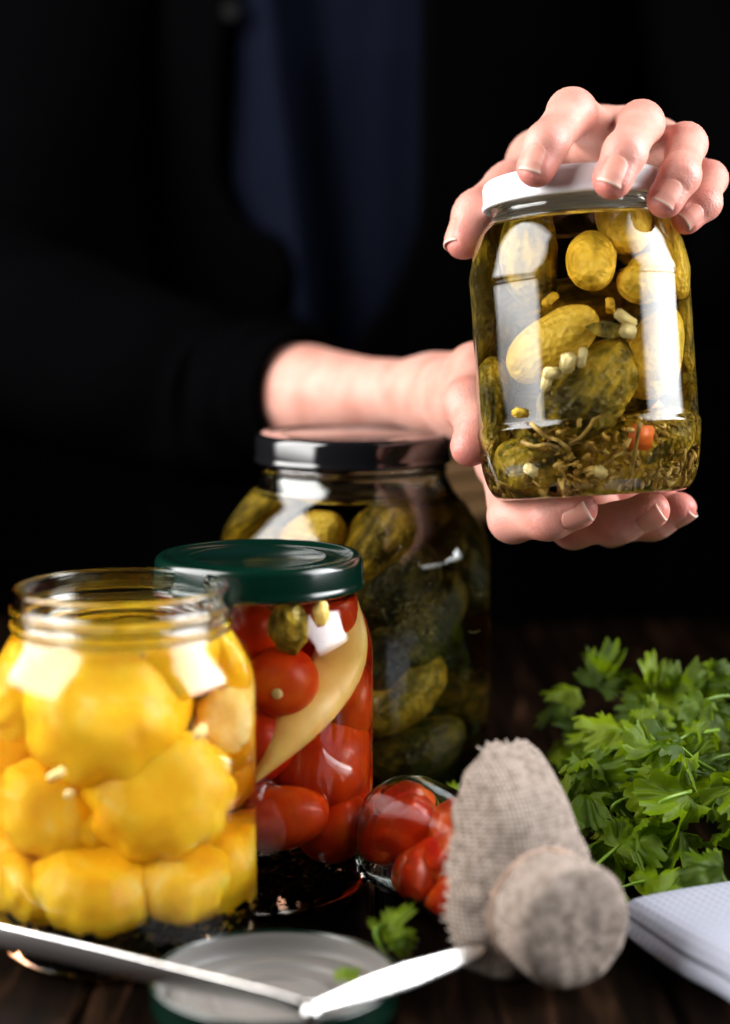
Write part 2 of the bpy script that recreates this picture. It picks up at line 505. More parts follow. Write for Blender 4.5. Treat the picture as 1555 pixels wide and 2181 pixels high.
def settle_in(o, jar):
    MW, outer, liq = JARS[jar]
    zs = [p[1] for p in outer]; rs = [p[0] for p in outer]
    for _ in range(3):                                   # first slide it inwards, then press what still sticks out
        A = MW.inverted() @ o.matrix_basis
        worst, wd, low = 0.0, None, 0.0
        for v in o.data.vertices:
            p = A @ v.co; r = math.hypot(p.x, p.y)
            e = r - (float(np.interp(p.z, zs, rs)) - 0.0029)
            low = max(low, 0.0045 - p.z)
            if e > worst: worst, wd = e, Vector((p.x / r, p.y / r, 0))
        if wd is not None:
            o.location -= (MW.to_3x3() @ wd) * worst * 0.8
        if low > 0:
            o.location += (MW.to_3x3() @ Vector((0, 0, 1))) * low * 0.8
    confine(o, MW, outer, zhi=liq - 0.002)


def aim(o, a, b, roll=0.0):
    """put o (long axis z) between points a and b"""
    d = (Vector(b) - Vector(a)).normalized()
    q = d.to_track_quat('Z', 'Y')
    o.rotation_mode = 'QUATERNION'
    from mathutils import Quaternion
    o.rotation_quaternion = q @ Quaternion((0, 0, 1), roll)
    o.location = (Vector(a) + Vector(b)) / 2


def gherk(name, p0, p1, r, mat, label, group, bend=0.08, warts=0.07, seed=0, roll=0.0, cat="gherkin", jar="held"):
    a, b = at(*p0), at(*p1)
    o = link(name, gherkin_mesh((b - a).length, r, bend, warts, seed), M[mat])
    aim(o, a, b, roll)
    if jar: settle_in(o, jar)
    return tag(o, label, cat, group)


def lump(name, p, rx, ry, rz, mat, label=None, cat=None, group=None, rough=0.06, seed=0, rot=(0, 0, 0), parent=None, freq=1.5, sub=4):
    bm = bmesh.new()
    bmesh.ops.create_icosphere(bm, subdivisions=sub, radius=1.0)
    for v in bm.verts:
        n = 1 + rough * mnoise.noise(v.co * freq + Vector((seed * 5.3, 1, 2)))
        v.co = Vector((v.co.x * rx, v.co.y * ry, v.co.z * rz)) * n
    me = bpy.data.meshes.new(name); bm.to_mesh(me); bm.free()
    o = link(name, me, M[mat], parent)
    o.location = p; o.rotation_euler = rot
    if label: tag(o, label, cat, group)
    return o


JARS["held"] = (HJ_M, H_OUT, H_LIQ); JARS["big"] = (Matrix.Translation(BJ), B_OUT, B_LIQ)
JARS["green"] = (Matrix.Translation(GJ), G_OUT, G_LIQ); JARS["yellow"] = (Matrix.Translation(YJ), Y_OUT, Y_LIQ)
GH = "gherkins in the held jar"
gherk("gherkin", (1254, 525, 0.700), (1260, 612, 0.685), 0.0076, "gherkin_pale", "small pale gherkin hanging upright below the middle of the white lid", GH, 0.05, 0.05, 1)
gherk("gherkin", (1300, 470, 0.712), (1322, 540, 0.692), 0.0082, "gherkin_pale", "blunt spotted gherkin end highest under the white lid", GH, 0.02, 0.05, 2)
gherk("gherkin", (1400, 585, 0.700), (1312, 620, 0.688), 0.0085, "gherkin_pale", "short pale gherkin end half behind the bright streak on the held jar", GH, 0.05, 0.05, 3)
gherk("gherkin", (1085, 800, 0.692), (1248, 662, 0.681), 0.0098, "gherkin_pale", "bright yellow plump gherkin slanting across the middle of the held jar", GH, -0.06, 0.04, 4)
gherk("gherkin", (1150, 480, 0.712), (1160, 660, 0.700), 0.0085, "gherkin", "dark green gherkin standing behind the left shoulder glare of the held jar", GH, 0.05, 0.08, 5)
gherk("gherkin", (1185, 925, 0.690), (1325, 735, 0.696), 0.0128, "gherkin", "large dark warty gherkin in the centre of the held jar below the bright one", GH, 0.05, 0.08, 6)
gherk("gherkin", (1048, 500, 0.724), (1030, 780, 0.714), 0.0085, "gherkin", "long gherkin standing along the upper left wall of the held jar", GH, -0.04, 0.07, 7)
gherk("gherkin", (1050, 760, 0.712), (1052, 980, 0.708), 0.0088, "gherkin", "long gherkin standing low by the thumb side of the held jar", GH, 0.04, 0.07, 8)
gherk("gherkin", (1450, 520, 0.722), (1448, 800, 0.714), 0.0090, "gherkin", "long gherkin standing along the wall of the held jar away from the forearm", GH, 0.04, 0.06, 9)
gherk("gherkin", (1330, 850, 0.702), (1425, 660, 0.692), 0.0105, "gherkin_pale", "pale wide gherkin leaning behind the second bright streak of the held jar", GH, 0.04, 0.05, 10)
gherk("gherkin", (1200, 1000, 0.706), (1440, 900, 0.706), 0.0110, "gherkin", "dark gherkin lying low among the herbs of the held jar", GH, 0.05, 0.08, 11)
gherk("gherkin", (1050, 1000, 0.700), (1200, 960, 0.692), 0.0095, "gherkin", "short dark gherkin lying at the bottom corner of the held jar by the thumb", GH, 0.05, 0.08, 12)
gherk("gherkin", (1452, 815, 0.718), (1450, 945, 0.712), 0.0088, "gherkin", "short gherkin low against the wall beside the carrot piece", GH, 0.05, 0.06, 14)
gherk("gherkin", (1390, 480, 0.716), (1410, 640, 0.705), 0.0100, "gherkin_pale", "pale gherkin under the ring finger behind the shoulder glare", GH, 0.05, 0.05, 13)
for i, (p0, p1, r) in enumerate([((1120, 520, .742), (1130, 760, .740), .012), ((1360, 560, .742), (1350, 780, .742), .012), ((1250, 820, .738), (1420, 760, .735), .013), ((1100, 900, .738), (1250, 900, .738), .012), ((1250, 960, .742), (1440, 960, .740), .013), ((1120, 690, .728), (1300, 640, .728), .011), ((1400, 760, .722), (1440, 900, .724), .0105), ((1240, 620, .745), (1260, 790, .742), .013), ((1070, 640, .735), (1080, 860, .735), .012), ((1430, 640, .735), (1420, 860, .735), .012), ((1180, 500, .742), (1380, 500, .742), .010), ((1260, 900, .722), (1290, 760, .722), .012)]):
    gherk("gherkin", p0, p1, r, "gherkin", "dim gherkin packed at the back of the held jar behind the bright ones", GH, 0.05, 0.07, 20 + i)


def bit(name, p, dims, mat, label, cat, group, rot=None):
    bm = bmesh.new(); bmesh.ops.create_cube(bm, size=1.0)
    for v in bm.verts:
        v.co = Vector((v.co.x * dims[0], v.co.y * dims[1], v.co.z * dims[2]))
    bmesh.ops.bevel(bm, geom=bm.edges[:], offset=min(dims) * 0.22, segments=2, affect='EDGES')
    for v in bm.verts:
        v.co *= 1 + 0.12 * mnoise.noise(v.co * 400 + Vector(p) * 900)
    me = bpy.data.meshes.new(name); bm.to_mesh(me); bm.free()
    o = link(name, me, M[mat]); o.location = p
    o.rotation_euler = rot or [random.uniform(0, 3) for _ in range(3)]
    return tag(o, label, cat, group)


GB = "garlic bits in the held jar"
for (x, y, D, s, lab) in [(1210, 772, .676, (.0055, .004, .007), "pale garlic chunk below the bright slanting gherkin"), (1240, 762, .676, (.0030, .003, .0075), "thin upright garlic sliver next to the pale chunk"),
                          (1180, 795, .677, (.0085, .003, .0042), "flat garlic slice between the bright gherkin and the big dark one"), (1336, 706, .677, (.0060, .004, .0050), "pale garlic chunk beside the second bright streak"),
                          (1328, 680, .679, (.0085, .003, .0040), "long garlic piece just above the chunk by the second streak"), (1132, 1000, .684, (.006, .004, .004), "garlic crumb on the floor of the held jar by the thumb"),
                          (1278, 1002, .680, (.005, .004, .004), "round garlic crumb on the floor of the held jar near its middle"), (1165, 815, .678, (.004, .003, .006), "small garlic slice lowest below the bright gherkin")]:
    bit("garlic_piece", at(x, y, D), s, "garlic", lab, "garlic", GB, (0.3, 0.2 * (x % 5), 0.5))
for (x, y, D, s, lab) in [(1180, 640, .690, (.0045, .003, .006), "small garlic sliver between the dark upright gherkin and the bright slanting one"), (1395, 800, .686, (.004, .003, .0065), "garlic sliver low behind the second bright streak"),
                          (1290, 655, .692, (.006, .002, .003), "brownish garlic scrap in the dark gap above the olive leaf"), (1110, 880, .682, (.006, .003, .004), "garlic scrap at the foot of the first bright streak")]:
    bit("garlic_piece", at(x, y, D), s, "gherkin_pale", lab, "garlic", GB)
bit("carrot_piece", at(1356, 930, .684), (.0085, .004, .009), "carrot", "red orange carrot piece low in the held jar under the second streak", "carrot", None, (0.2, 0.1, 0.3))


def leaf_patch(name, p, L, Wd, mat, label, cat, group=None, d=(1, 0, 0), nrm=None, curl=0.2):
    """an oval bay-like blade lying along d, facing nrm"""
    d = Vector(d).normalized(); nrm = Vector(nrm or (0, -1, .2)); nrm = (nrm - d * nrm.dot(d)).normalized(); s = d.cross(nrm)
    vs, fs = [], []; m, k = 16, 8
    for i in range(m + 1):
        t = i / m
        w = Wd * math.sin(PI * t) ** 0.8
        for j in range(k + 1):
            u = j / k * 2 - 1
            vs.append(Vector(p) + d * ((t - .5) * L) + s * (u * w / 2) + nrm * (curl * Wd * (abs(u) * .5 - math.sin(PI * t))))
    for i in range(m):
        for j in range(k):
            a = i * (k + 1) + j
            fs.append((a, a + 1, a + k + 2, a + k + 1))
    o = MB().add((vs, fs)).build(name, M[mat])
    return tag(o, label, cat, group)


for (x, y, D, L, d_, lab) in [(1295, 890, .680, .013, (.8, 0, .5), "folded olive herb leaf under the big dark gherkin"), (1120, 930, .682, .012, (.9, 0, -.35), "olive herb leaf above the sediment by the thumb"), (1400, 960, .684, .014, (.7, .1, .6), "olive herb leaf beside the carrot piece")]:
    leaf_patch("bay_leaf", at(x, y, D), L, .005, "gherkin", lab, "herb", None, d_)
leaf_patch("bay_leaf", at(1292, 703, .678), .016, .006, "gherkin", "narrow olive leaf lying right of the bright slanting gherkin", "leaf", None, (1, 0, -.12))


def dill_stuff(name, centre_fn, n, label, cat, rmin=.0003, rmax=.0008, lmin=.006, lmax=.018, mat="dill"):
    mb = MB()
    for i in range(n):
        p = centre_fn(i)
        d = Vector(rng.normal(size=3)); d.z *= 0.5; d.normalize()
        L = random.uniform(lmin, lmax)
        side = Vector(rng.normal(size=3)).cross(d).normalized()
        pts = [p + d * (L * (t - .5)) + side * (L * .18 * math.sin(PI * t)) for t in (0, .25, .5, .75, 1)]
        r0 = random.uniform(rmin, rmax)
        mb.add(tube(pts, [r0, r0, r0 * .9, r0 * .8, r0 * .5], 5))
    o = mb.build(name, M[mat])
    return tag(o, label, cat, None, "stuff")


def in_held(i):
    a = rng.uniform(0, 2 * PI); rr = 0.040 * math.sqrt(rng.uniform(0.25, 1)) * 0.93; z = 0.006 + 0.022 * rng.uniform() ** 1.4
    rr = min(rr, 0.034 + z * 0.2)
    return HJ_M @ Vector((rr * math.cos(a), rr * math.sin(a), z))


dill_stuff("dill_sprigs", in_held, 620, "brown green dill bits and seeds settled at the bottom of the held jar", "dill", .0003, .0014, .0012, .0065)
for i, (a, b) in enumerate([((1215, 945, .676), (1285, 885, .676)), ((1130, 900, .678), (1215, 960, .676)), ((1110, 940, .68), (1190, 955, .676)), ((1250, 1010, .68), (1330, 960, .68)), ((1340, 1000, .68), (1362, 900, .676))]):
    A, B = at(*a), at(*b)
    lab = ["curved dill stem rising towards the middle of the held jar", "dill stem sloping down from the thumb side of the held jar", "fine dill stem nearly level low in the held jar", "dill stem below the big dark gherkin near the jar floor", "upright dill stem in front of the red carrot piece"][i]
    o = MB().add(tube([A, A.lerp(B, .35) + Vector((0, 0, -.0012)), A.lerp(B, .7) + Vector((0, 0, .0008)), B], [.0009, .0008, .0007, .0011], 8)).build("dill_stem", M["dill"])
    tag(o, lab, "dill", "dill stems in the held jar")

# --- tomatoes in the green lidded jar
def tomato(p, r, el=1.0, tilt=(0, 0, 0), label="", group="tomatoes in the green lidded jar", scar=None, seed=0):
    o = lump("tomato", at(*p), r, r, r * el, "tomato", label, "tomato", group, 0.02, seed, tilt, freq=1.0)
    settle_in(o, "green")
    if scar is not None:
        s = lump("stem_scar", Vector((0, 0, 0)), r * .17, r * .17, r * .06, "garlic", parent=o, sub=2)
        dv = Vector(scar).normalized()
        R3 = Matrix.Identity(3)
        s.location = Vector((dv.x * r, dv.y * r, dv.z * r * el)) * 0.985
        s.rotation_mode = 'QUATERNION'; s.rotation_quaternion = dv.to_track_quat('Z', 'Y')
    return o


tomato((515, 1350, .684), .0135, 1.05, (0, .2, 0), "round red tomato at the shoulder of the green lidded jar behind the squash jar", seed=1)
tomato((602, 1455, .668), .0120, 1.0, (0, 0, 0), "red tomato with a yellow stem scar beside the pepper strip", scar=(-0.05, -1, -.15), seed=2)
tomato((545, 1570, .678), .0135, 1.1, (0, .1, 0), "red tomato half hidden by the squash jar beneath the scarred one", seed=3)
tomato((712, 1622, .688), .0180, 1.0, (0, 0, 0), "largest red tomato beneath the pepper strip", seed=4)
tomato((612, 1752, .668), .0120, 1.5, (0, R(84), 0), "long plum tomato lying lowest in the green lidded jar", seed=5)
tomato((690, 1300, .690), .0145, 1.0, (0, 0, 0), "red tomato under the rim of the green lid behind the glare", seed=6)
tomato((760, 1490, .694), .0130, 1.1, (0, 0, 0), "dark red tomato behind the pepper strip against the far wall", seed=7)
tomato((730, 1760, .690), .0130, 1.0, (0, 0, 0), "dim red tomato at the bottom corner nearest the lying jar", seed=8)
tomato((540, 1690, .690), .0130, 1.0, (0, 0, 0), "dim red tomato above the plum tomato by the squash jar", seed=9)
for i, q in enumerate([(560, 1450, .716), (650, 1500, .722), (660, 1350, .722), (600, 1640, .716), (690, 1700, .716)]):
    tomato(q, .0145, 1.0, (0, 0, 0), "red tomato packed at the back of the green lidded jar", seed=10 + i)


def strip(name, pts, widths, thick, mat, label, cat, nrm):
    """a thick curved slice following pts, face towards nrm"""
    P = spline([at(*p) for p in pts], 6)
    Wd = [w[0] for w in spline([(w, 0) for w in widths], 6)]
    vs, fs = [], []
    n = 12
    m = len(P)
    for i in range(m):
        t = Vector(P[min(i + 1, m - 1)]) - Vector(P[max(i - 1, 0)]); t.normalize()
        nn = Vector(nrm); nn = (nn - t * nn.dot(t)).normalized(); s = t.cross(nn)
        for k in range(n):
            a = 2 * PI * k / n
            ca, sa = math.cos(a), math.sin(a)
            x = math.copysign(abs(ca) ** .6, ca) * Wd[i] / 2
            y = math.copysign(abs(sa) ** .8, sa) * thick / 2 - (x / (Wd[i] / 2 + 1e-9)) ** 2 * thick * .55
            vs.append(Vector(P[i]) + s * x + nn * (y + .0006 * mnoise.noise(Vector((i * .35, k * .6, 0)))))
    for i in range(m - 1):
        for k in range(n):
            k2 = (k + 1) % n
            fs.append((i * n + k, i * n + k2, (i + 1) * n + k2, (i + 1) * n + k))
    fs.append(tuple(range(n - 1, -1, -1))); fs.append(tuple(range((m - 1) * n, m * n)))
    o = MB().add((vs, fs)).build(name, M[mat])
    settle_in(o, "green")
    return tag(o, label, cat)


strip("pepper_strip", [(752, 1262, .694), (776, 1335, .688), (757, 1420, .682), (712, 1502, .672), (662, 1580, .667), (606, 1665, .665)], [.010, .0185, .0195, .0185, .012, .0015], .0055, "pepper_yellow",
      "pale yellow pepper strip curving down across the tomatoes", "pepper", (.1, -1, .1))
lump("herb_clump", at(612, 1335, .664), .007, .004, .010, "gherkin", "grey green herb clump beside the upper tomato in the green lidded jar", "herb", None, .22, 3, freq=2)
lump("pepper_piece", at(684, 1306, .664), .003, .002, .0045, "pepper_yellow", "small yellow pepper bit under the green lid", "pepper", None, .2, 5)

# --- cucumbers in the big jar
BG = "cucumbers in the big jar"
for i, (p0, p1, r, mt, lab) in enumerate([
    ((470, 1170, .815), (640, 1030, .800), .0130, "gherkin", "cucumber slanting up the shoulder of the big jar behind the white streak"),
    ((600, 1065, .822), (860, 1060, .818), .0115, "gherkin", "mottled cucumber lying level just below the brine line of the big jar"),
    ((660, 1215, .800), (700, 1115, .768), .0112, "gherkin_pale", "round yellowish cucumber end behind the green lid"),
    ((770, 1260, .768), (890, 1085, .774), .0142, "gherkin", "broad cucumber slanting under the shoulder of the big jar"),
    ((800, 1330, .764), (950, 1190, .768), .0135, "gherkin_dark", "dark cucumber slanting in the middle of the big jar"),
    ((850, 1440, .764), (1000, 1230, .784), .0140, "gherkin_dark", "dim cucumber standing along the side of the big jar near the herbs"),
    ((790, 1560, .764), (975, 1420, .770), .0150, "gherkin", "cucumber with a yellow end low in the big jar"),
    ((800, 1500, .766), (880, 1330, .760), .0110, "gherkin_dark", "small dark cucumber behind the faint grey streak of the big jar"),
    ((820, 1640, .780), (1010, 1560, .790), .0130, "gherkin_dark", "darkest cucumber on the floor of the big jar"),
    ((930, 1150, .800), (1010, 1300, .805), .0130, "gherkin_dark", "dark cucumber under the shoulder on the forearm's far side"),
    ((560, 1260, .80), (640, 1160, .79), .0130, "gherkin", "cucumber mostly behind the green lid in the big jar")]):
    gherk("cucumber", p0, p1, r, mt, lab, BG, 0.06, 0.08, 40 + i, cat="cucumber", jar="big")
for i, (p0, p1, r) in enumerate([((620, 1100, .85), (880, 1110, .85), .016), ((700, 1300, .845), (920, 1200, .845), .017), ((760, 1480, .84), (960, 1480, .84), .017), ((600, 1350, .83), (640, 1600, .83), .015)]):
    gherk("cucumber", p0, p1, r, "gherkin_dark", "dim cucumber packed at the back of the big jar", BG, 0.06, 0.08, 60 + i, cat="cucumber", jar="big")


def in_big(i):
    return at(rng.normal(890, 32), rng.normal(1330, 40), .757 + rng.uniform(0, .006))


dill_stuff("dill_fronds", in_big, 160, "feathery green dill fronds in the middle of the big jar", "dill", .00012, .00025, .003, .008, "gherkin_dark")

# --- squash in the yellow jar
def squash_mesh(r, h, lobes, seed):
    n, m = 60, 26
    vs, fs = [], []
    for i in range(m + 1):
        th = PI * i / m
        for k in range(n):
            a = 2 * PI * k / n
            sc = 1 + 0.05 * max(0.0, math.sin(th)) ** 6 * (abs(math.cos(a * lobes / 2)) * 2 - 1) + .09 * mnoise.noise(Vector((math.cos(a) * 1.5 + seed, math.sin(a) * 1.5, th))) + .03 * mnoise.noise(Vector((math.cos(a) * 5 + seed, math.sin(a) * 5, th * 4)))
            rr = r * max(0.0, math.sin(th)) ** 0.72 * sc
            z = h * math.cos(th) * (0.97 + 0.04 * math.cos(a * lobes) * math.sin(th) ** 2 - .22 * math.sin(th) ** 12 * 0 - .12 * math.exp(-(th / .28) ** 2))
            vs.append((rr * math.cos(a), rr * math.sin(a), z))
    for i in range(m):
        for k in range(n):
            k2 = (k + 1) % n
            fs.append((i * n + k, (i + 1) * n + k, (i + 1) * n + k2, i * n + k2))
    return mesh("squash", vs, fs)


SG = "squash in the open jar"
for i, (x, y, D, r, h, rot, mt, lab) in enumerate([
    (225, 1515, .622, .0245, .0190, (1.1, .5, 0), "squash", "largest yellow squash below the white glare in the upper half of the open jar"),
    (385, 1690, .620, .0235, .0170, (1.2, -.5, .4), "squash", "wide yellow squash in the lower middle on the tomato jar's side"),
    (195, 1885, .622, .0190, .0150, (.5, .1, 0), "squash", "yellow squash at the bottom directly above the steel tongs"),
    (415, 1885, .622, .0160, .0120, (.6, -.2, .8), "squash", "small yellow squash in the bottom corner nearest the tomato jar"),
    (60, 1720, .625, .0175, .0140, (1.3, .9, 0), "squash", "yellow squash cut by the picture edge in the lower half of the open jar"),
    (40, 1480, .628, .0160, .0130, (1.0, .8, 0), "squash", "yellow squash under the white glare at the jar's outer shoulder"),
    (330, 1400, .630, .0180, .0130, (.7, 0, .3), "squash", "yellow squash rising into the neck of the open jar"),
    (480, 1420, .640, .0130, .0100, (1.2, -.7, .3), "squash", "yellow squash under the small glare on the tomato jar's side"),
    (505, 1530, .634, .0120, .0090, (1.3, -.9, .3), "squash_pale", "pale cut squash piece against the wall on the tomato jar's side"),
    (70, 1880, .632, .0140, .0120, (.6, .5, 0), "squash", "yellow squash in the bottom corner away from the tomato jar"),
    (160, 1370, .632, .0150, .0100, (.6, .3, 0), "squash_pale", "pale squash piece just below the neck of the open jar"),
    (200, 1720, .632, .0130, .0110, (1.0, .3, 0), "squash", "deep orange squash in the gap between the largest three")]):
    o = link("pattypan_squash", squash_mesh(r * .94, h * .94, 9 + i % 3, i), M[mt])
    o.location = at(x, y, D); o.rotation_euler = rot
    settle_in(o, "yellow")
    tag(o, lab, "squash", SG)
for i, (x, y, D) in enumerate([(200, 1480, .668), (340, 1600, .668), (180, 1750, .668), (340, 1800, .67), (280, 1400, .664), (120, 1600, .664), (420, 1530, .66), (110, 1920, .655), (290, 1930, .652), (430, 1930, .655), (260, 1790, .65)]):
    o = link("pattypan_squash", squash_mesh(.019, .015, 10, 20 + i), M["squash"])
    o.location = at(x, y, D); o.rotation_euler = (i, i * 2, 0)
    settle_in(o, "yellow")
    tag(o, "orange squash packed at the back of the open jar", "squash", SG)
for i, (x, y, D, s, lab) in enumerate([(425, 1560, .604, (.004, .002, .005), "pale garlic sliver in the gap beside the largest squash"), (120, 1650, .600, (.003, .002, .006), "pale garlic sliver between the edge squash and the largest one"),
                                        (150, 1690, .602, (.003, .002, .004), "small garlic sliver below the first near the edge squash"), (300, 1400, .612, (.004, .002, .003), "garlic piece floating under the neck ring of the open jar")]):
    bit("garlic_piece", at(x, y, D), s, "squash_pale", lab, "garlic", "garlic bits in the open jar")

def on_floor(J, r0, h):
    def f(i):
        a = rng.uniform(0, 2 * PI); rr = r0 * math.sqrt(rng.uniform(0, 1))
        return J + Vector((rr * math.cos(a), rr * math.sin(a), .005 + h * rng.uniform()))
    return f


dill_stuff("seeds_and_filler", on_floor(YJ, .040, .010), 420, "dark spice seeds and herb bits on the floor of the open jar", "spices", .0006, .0016, .002, .008, "seed")
dill_stuff("seeds_and_filler", on_floor(GJ, .037, .009), 420, "dark seeds added to darken the bright floor of the tomato jar", "spices", .0006, .0016, .002, .008, "seed")  # added filler: hides light refracted through the base, keeps the jar floor dark
dill_stuff("seeds_and_filler", on_floor(BJ, .054, .010), 500, "dark spice seeds on the floor of the tallest jar", "spices", .0006, .0016, .002, .008, "seed")

# ------------------------------------------------------------------ person: implicit-surface body, meshed by surface nets
def seg_dist(P, a, b, ra, rb):
    a = np.asarray(a, np.float32); b = np.asarray(b, np.float32)
    ba = b - a; L2 = float(ba @ ba) + 1e-12
    pa = P - a
    h = np.clip((pa @ ba) / L2, 0, 1)
    d = np.linalg.norm(pa - h[..., None] * ba, axis=-1)
    return d - (ra + (rb - ra) * h)


def smin(a, b, k):
    h = np.clip(0.5 + 0.5 * (b - a) / k, 0, 1)
    return b + (a - b) * h - k * h * (1 - h)


def ell_dist(P, c, axes, rad):
    q = (P - np.asarray(c, np.float32)) @ np.asarray(axes, np.float32).T
    rad = np.asarray(rad, np.float32)
    k0 = np.linalg.norm(q / rad, axis=-1); k1 = np.linalg.norm(q / (rad * rad), axis=-1)
    return k0 * (k0 - 1) / np.maximum(k1, 1e-9)


def surface_nets(f, lo, hi, h, chunk=24):
    lo = np.array(lo, float); hi = np.array(hi, float)
    n = np.ceil((hi - lo) / h).astype(int) + 1
    xs = [lo[i] + h * np.arange(n[i]) for i in range(3)]
    D = np.empty(n, np.float32)
    for i in range(0, n[0], chunk):
        X, Y, Z = np.meshgrid(xs[0][i:i + chunk], xs[1], xs[2], indexing='ij')
        D[i:i + chunk] = f(np.stack([X, Y, Z], -1).astype(np.float32))
    s = D < 0
    c = [s[i:n[0] - 1 + i, j:n[1] - 1 + j, k:n[2] - 1 + k] for i in (0, 1) for j in (0, 1) for k in (0, 1)]
    cnt = sum(x.astype(np.int8) for x in c)
    act = (cnt > 0) & (cnt < 8)
    idx = -np.ones(act.shape, np.int64); I = np.argwhere(act); idx[act] = np.arange(len(I))
    acc = np.zeros((len(I), 3)); w = np.zeros(len(I))
    corners = [(i, j, k) for i in (0, 1) for j in (0, 1) for k in (0, 1)]
    for a in range(8):
        for b in range(a + 1, 8):
            ca, cb = np.array(corners[a]), np.array(corners[b])
            if np.abs(ca - cb).sum() != 1: continue
            da = D[tuple((I + ca).T)]; db = D[tuple((I + cb).T)]
            m = (da < 0) != (db < 0)
            t = np.where(m, da / np.where(m, da - db, 1), 0)
            acc[m] += (ca + (cb - ca) * t[:, None])[m]; w[m] += 1
    V = lo + h * (I + acc / w[:, None])
    F = []
    for ax in range(3):
        o1, o2 = [(1, 2), (2, 0), (0, 1)][ax]
        A = [slice(0, -1)] * 3; Bs = [slice(0, -1)] * 3
        A = [slice(None)] * 3; A[ax] = slice(0, n[ax] - 1); Bs = [slice(None)] * 3; Bs[ax] = slice(1, n[ax])
        ch = s[tuple(A)] != s[tuple(Bs)]
        E = np.argwhere(ch)
        ok = (E[:, o1] > 0) & (E[:, o2] > 0) & (E[:, o1] < n[o1] - 1) & (E[:, o2] < n[o2] - 1)
        E = E[ok]
        e1 = np.zeros(3, int); e1[o1] = 1; e2 = np.zeros(3, int); e2[o2] = 1
        q = [idx[tuple((E - d).T)] for d in (0 * e1, e1, e1 + e2, e2)]
        Q = np.stack(q, 1)
        inside_first = s[tuple(E.T)]
        Q = np.where(inside_first[:, None], Q, Q[:, ::-1])
        F.append(Q)
    F = np.concatenate(F); F = F[(F >= 0).all(1)]
    return V, F


class Finger:
    """chain of joints (world points) with radii; the last joint is the centre of the tip; dorsal = way the nail faces"""
    def __init__(s, joints, radii, dorsal, nail=None):
        s.J = [np.array(j, float) for j in joints]; s.r = radii
        s.d = np.array(dorsal, float); s.nail = nail
        a = s.J[-1] - s.J[-2]; s.a = a / np.linalg.norm(a)
        n = s.d - s.a * (s.d @ s.a); s.n = n / np.linalg.norm(n); s.s = np.cross(s.a, s.n)

    def dist(s, P):
        d = None
        for i in range(len(s.J) - 1):
            # each phalanx: waist between two knuckles
            a, b = s.J[i], s.J[i + 1]; ra, rb = s.r[i], s.r[i + 1]
            m = a * .5 + b * .5; rm = (ra + rb) * .5 * (0.94 if i < len(s.J) - 2 else 1.01)
            e = np.minimum(seg_dist(P, a, m, ra, rm), seg_dist(P, m, b, rm, rb))
            d = e if d is None else smin(d, e, 0.0035)
        # finger pad and flattened nail side
        pad = s.J[-1] - s.n * s.r[-1] * 0.30 - s.a * s.r[-1] * 0.2
        d = smin(d, np.linalg.norm(P - pad.astype(np.float32), axis=-1) - s.r[-1] * 0.83, 0.004)
        # creases over the joints on the dorsal side
        for i in range(1, len(s.J) - 1):
            ax = s.J[i + 1] - s.J[i - 1]; ax = ax / np.linalg.norm(ax)
            q = P - s.J[i].astype(np.float32)
            t = q @ ax.astype(np.float32)
            dn = s.n - ax * (s.n @ ax); dn /= np.linalg.norm(dn)
            side = np.clip((q @ dn.astype(np.float32)) / s.r[i], 0, 1)
            cr = sum(w * np.exp(-((t - o) / 0.00075) ** 2) for o, w in ((-.0026, .6), (0, 1), (.0024, .7)))
            d = d + 0.00060 * cr * side
        if s.nail:
            u, v, w_ = s.nail_coords(P)
            bed = np.clip(1.12 - np.maximum(np.abs(u), np.abs(v)), 0, .12) / .12
            d = d + 0.00055 * bed * np.clip(w_ / (0.4 * s.r[-1]), 0, 1)
        return d

    def nail_coords(s, P):
        L, Wd, off = s.nail
        c = s.J[-1] + s.a * off
        q = P - c.astype(np.float32)
        return (q @ s.a.astype(np.float32)) / (L / 2), (q @ s.s.astype(np.float32)) / (Wd / 2), q @ s.n.astype(np.float32)


def make_hand(palm, fingers, k_palm=0.006):
    def f(P):
        d = palm(P)
        fd = None
        for fg in fingers:
            e = fg.dist(P)
            fd = e if fd is None else smin(fd, e, 0.0012)
        return smin(d, fd, k_palm)
    return f


def A3(x, y, D): return np.array(at(x, y, D))


NV = np.array(-FWD)      # towards the viewer
UPn = np.array(UPV); RTn = np.array(RGT)

# hand over the lid
f_index = Finger([A3(1278, 284, .750), A3(1218, 238, .706), A3(1165, 306, .6800), A3(1140, 357, .6765)], [.0096, .0088, .0077, .0067], NV + .35 * UPn - .35 * RTn, (.0108, .0088, -.0006))
f_middle = Finger([A3(1342, 286, .752), A3(1366, 262, .704), A3(1332, 323, .6765), A3(1304, 382, .6725)], [.0094, .0083, .0076, .0069], NV + .30 * UPn - .05 * RTn, (.0113, .0092, -.0006))
f_ring = Finger([A3(1405, 310, .754), A3(1461, 306, .711), A3(1449, 373, .6850), A3(1417, 425, .6815)], [.0090, .0078, .0072, .0064], NV + .25 * UPn + .15 * RTn, (.0102, .0086, -.0006))
f_pinky = Finger([A3(1448, 355, .756), A3(1512, 380, .722), A3(1502, 432, .701), A3(1462, 466, .697)], [.0080, .0066, .0060, .0054], NV + .1 * UPn + .35 * RTn, (.0088, .0078, -.0006))
f_thumb = Finger([A3(1150, 352, .775), A3(1082, 395, .752), A3(1012, 452, .735), A3(984, 512, .729)], [.0118, .0090, .0082, .0070], -RTn + .2 * NV + .3 * UPn, (.0120, .0098, -.0008))


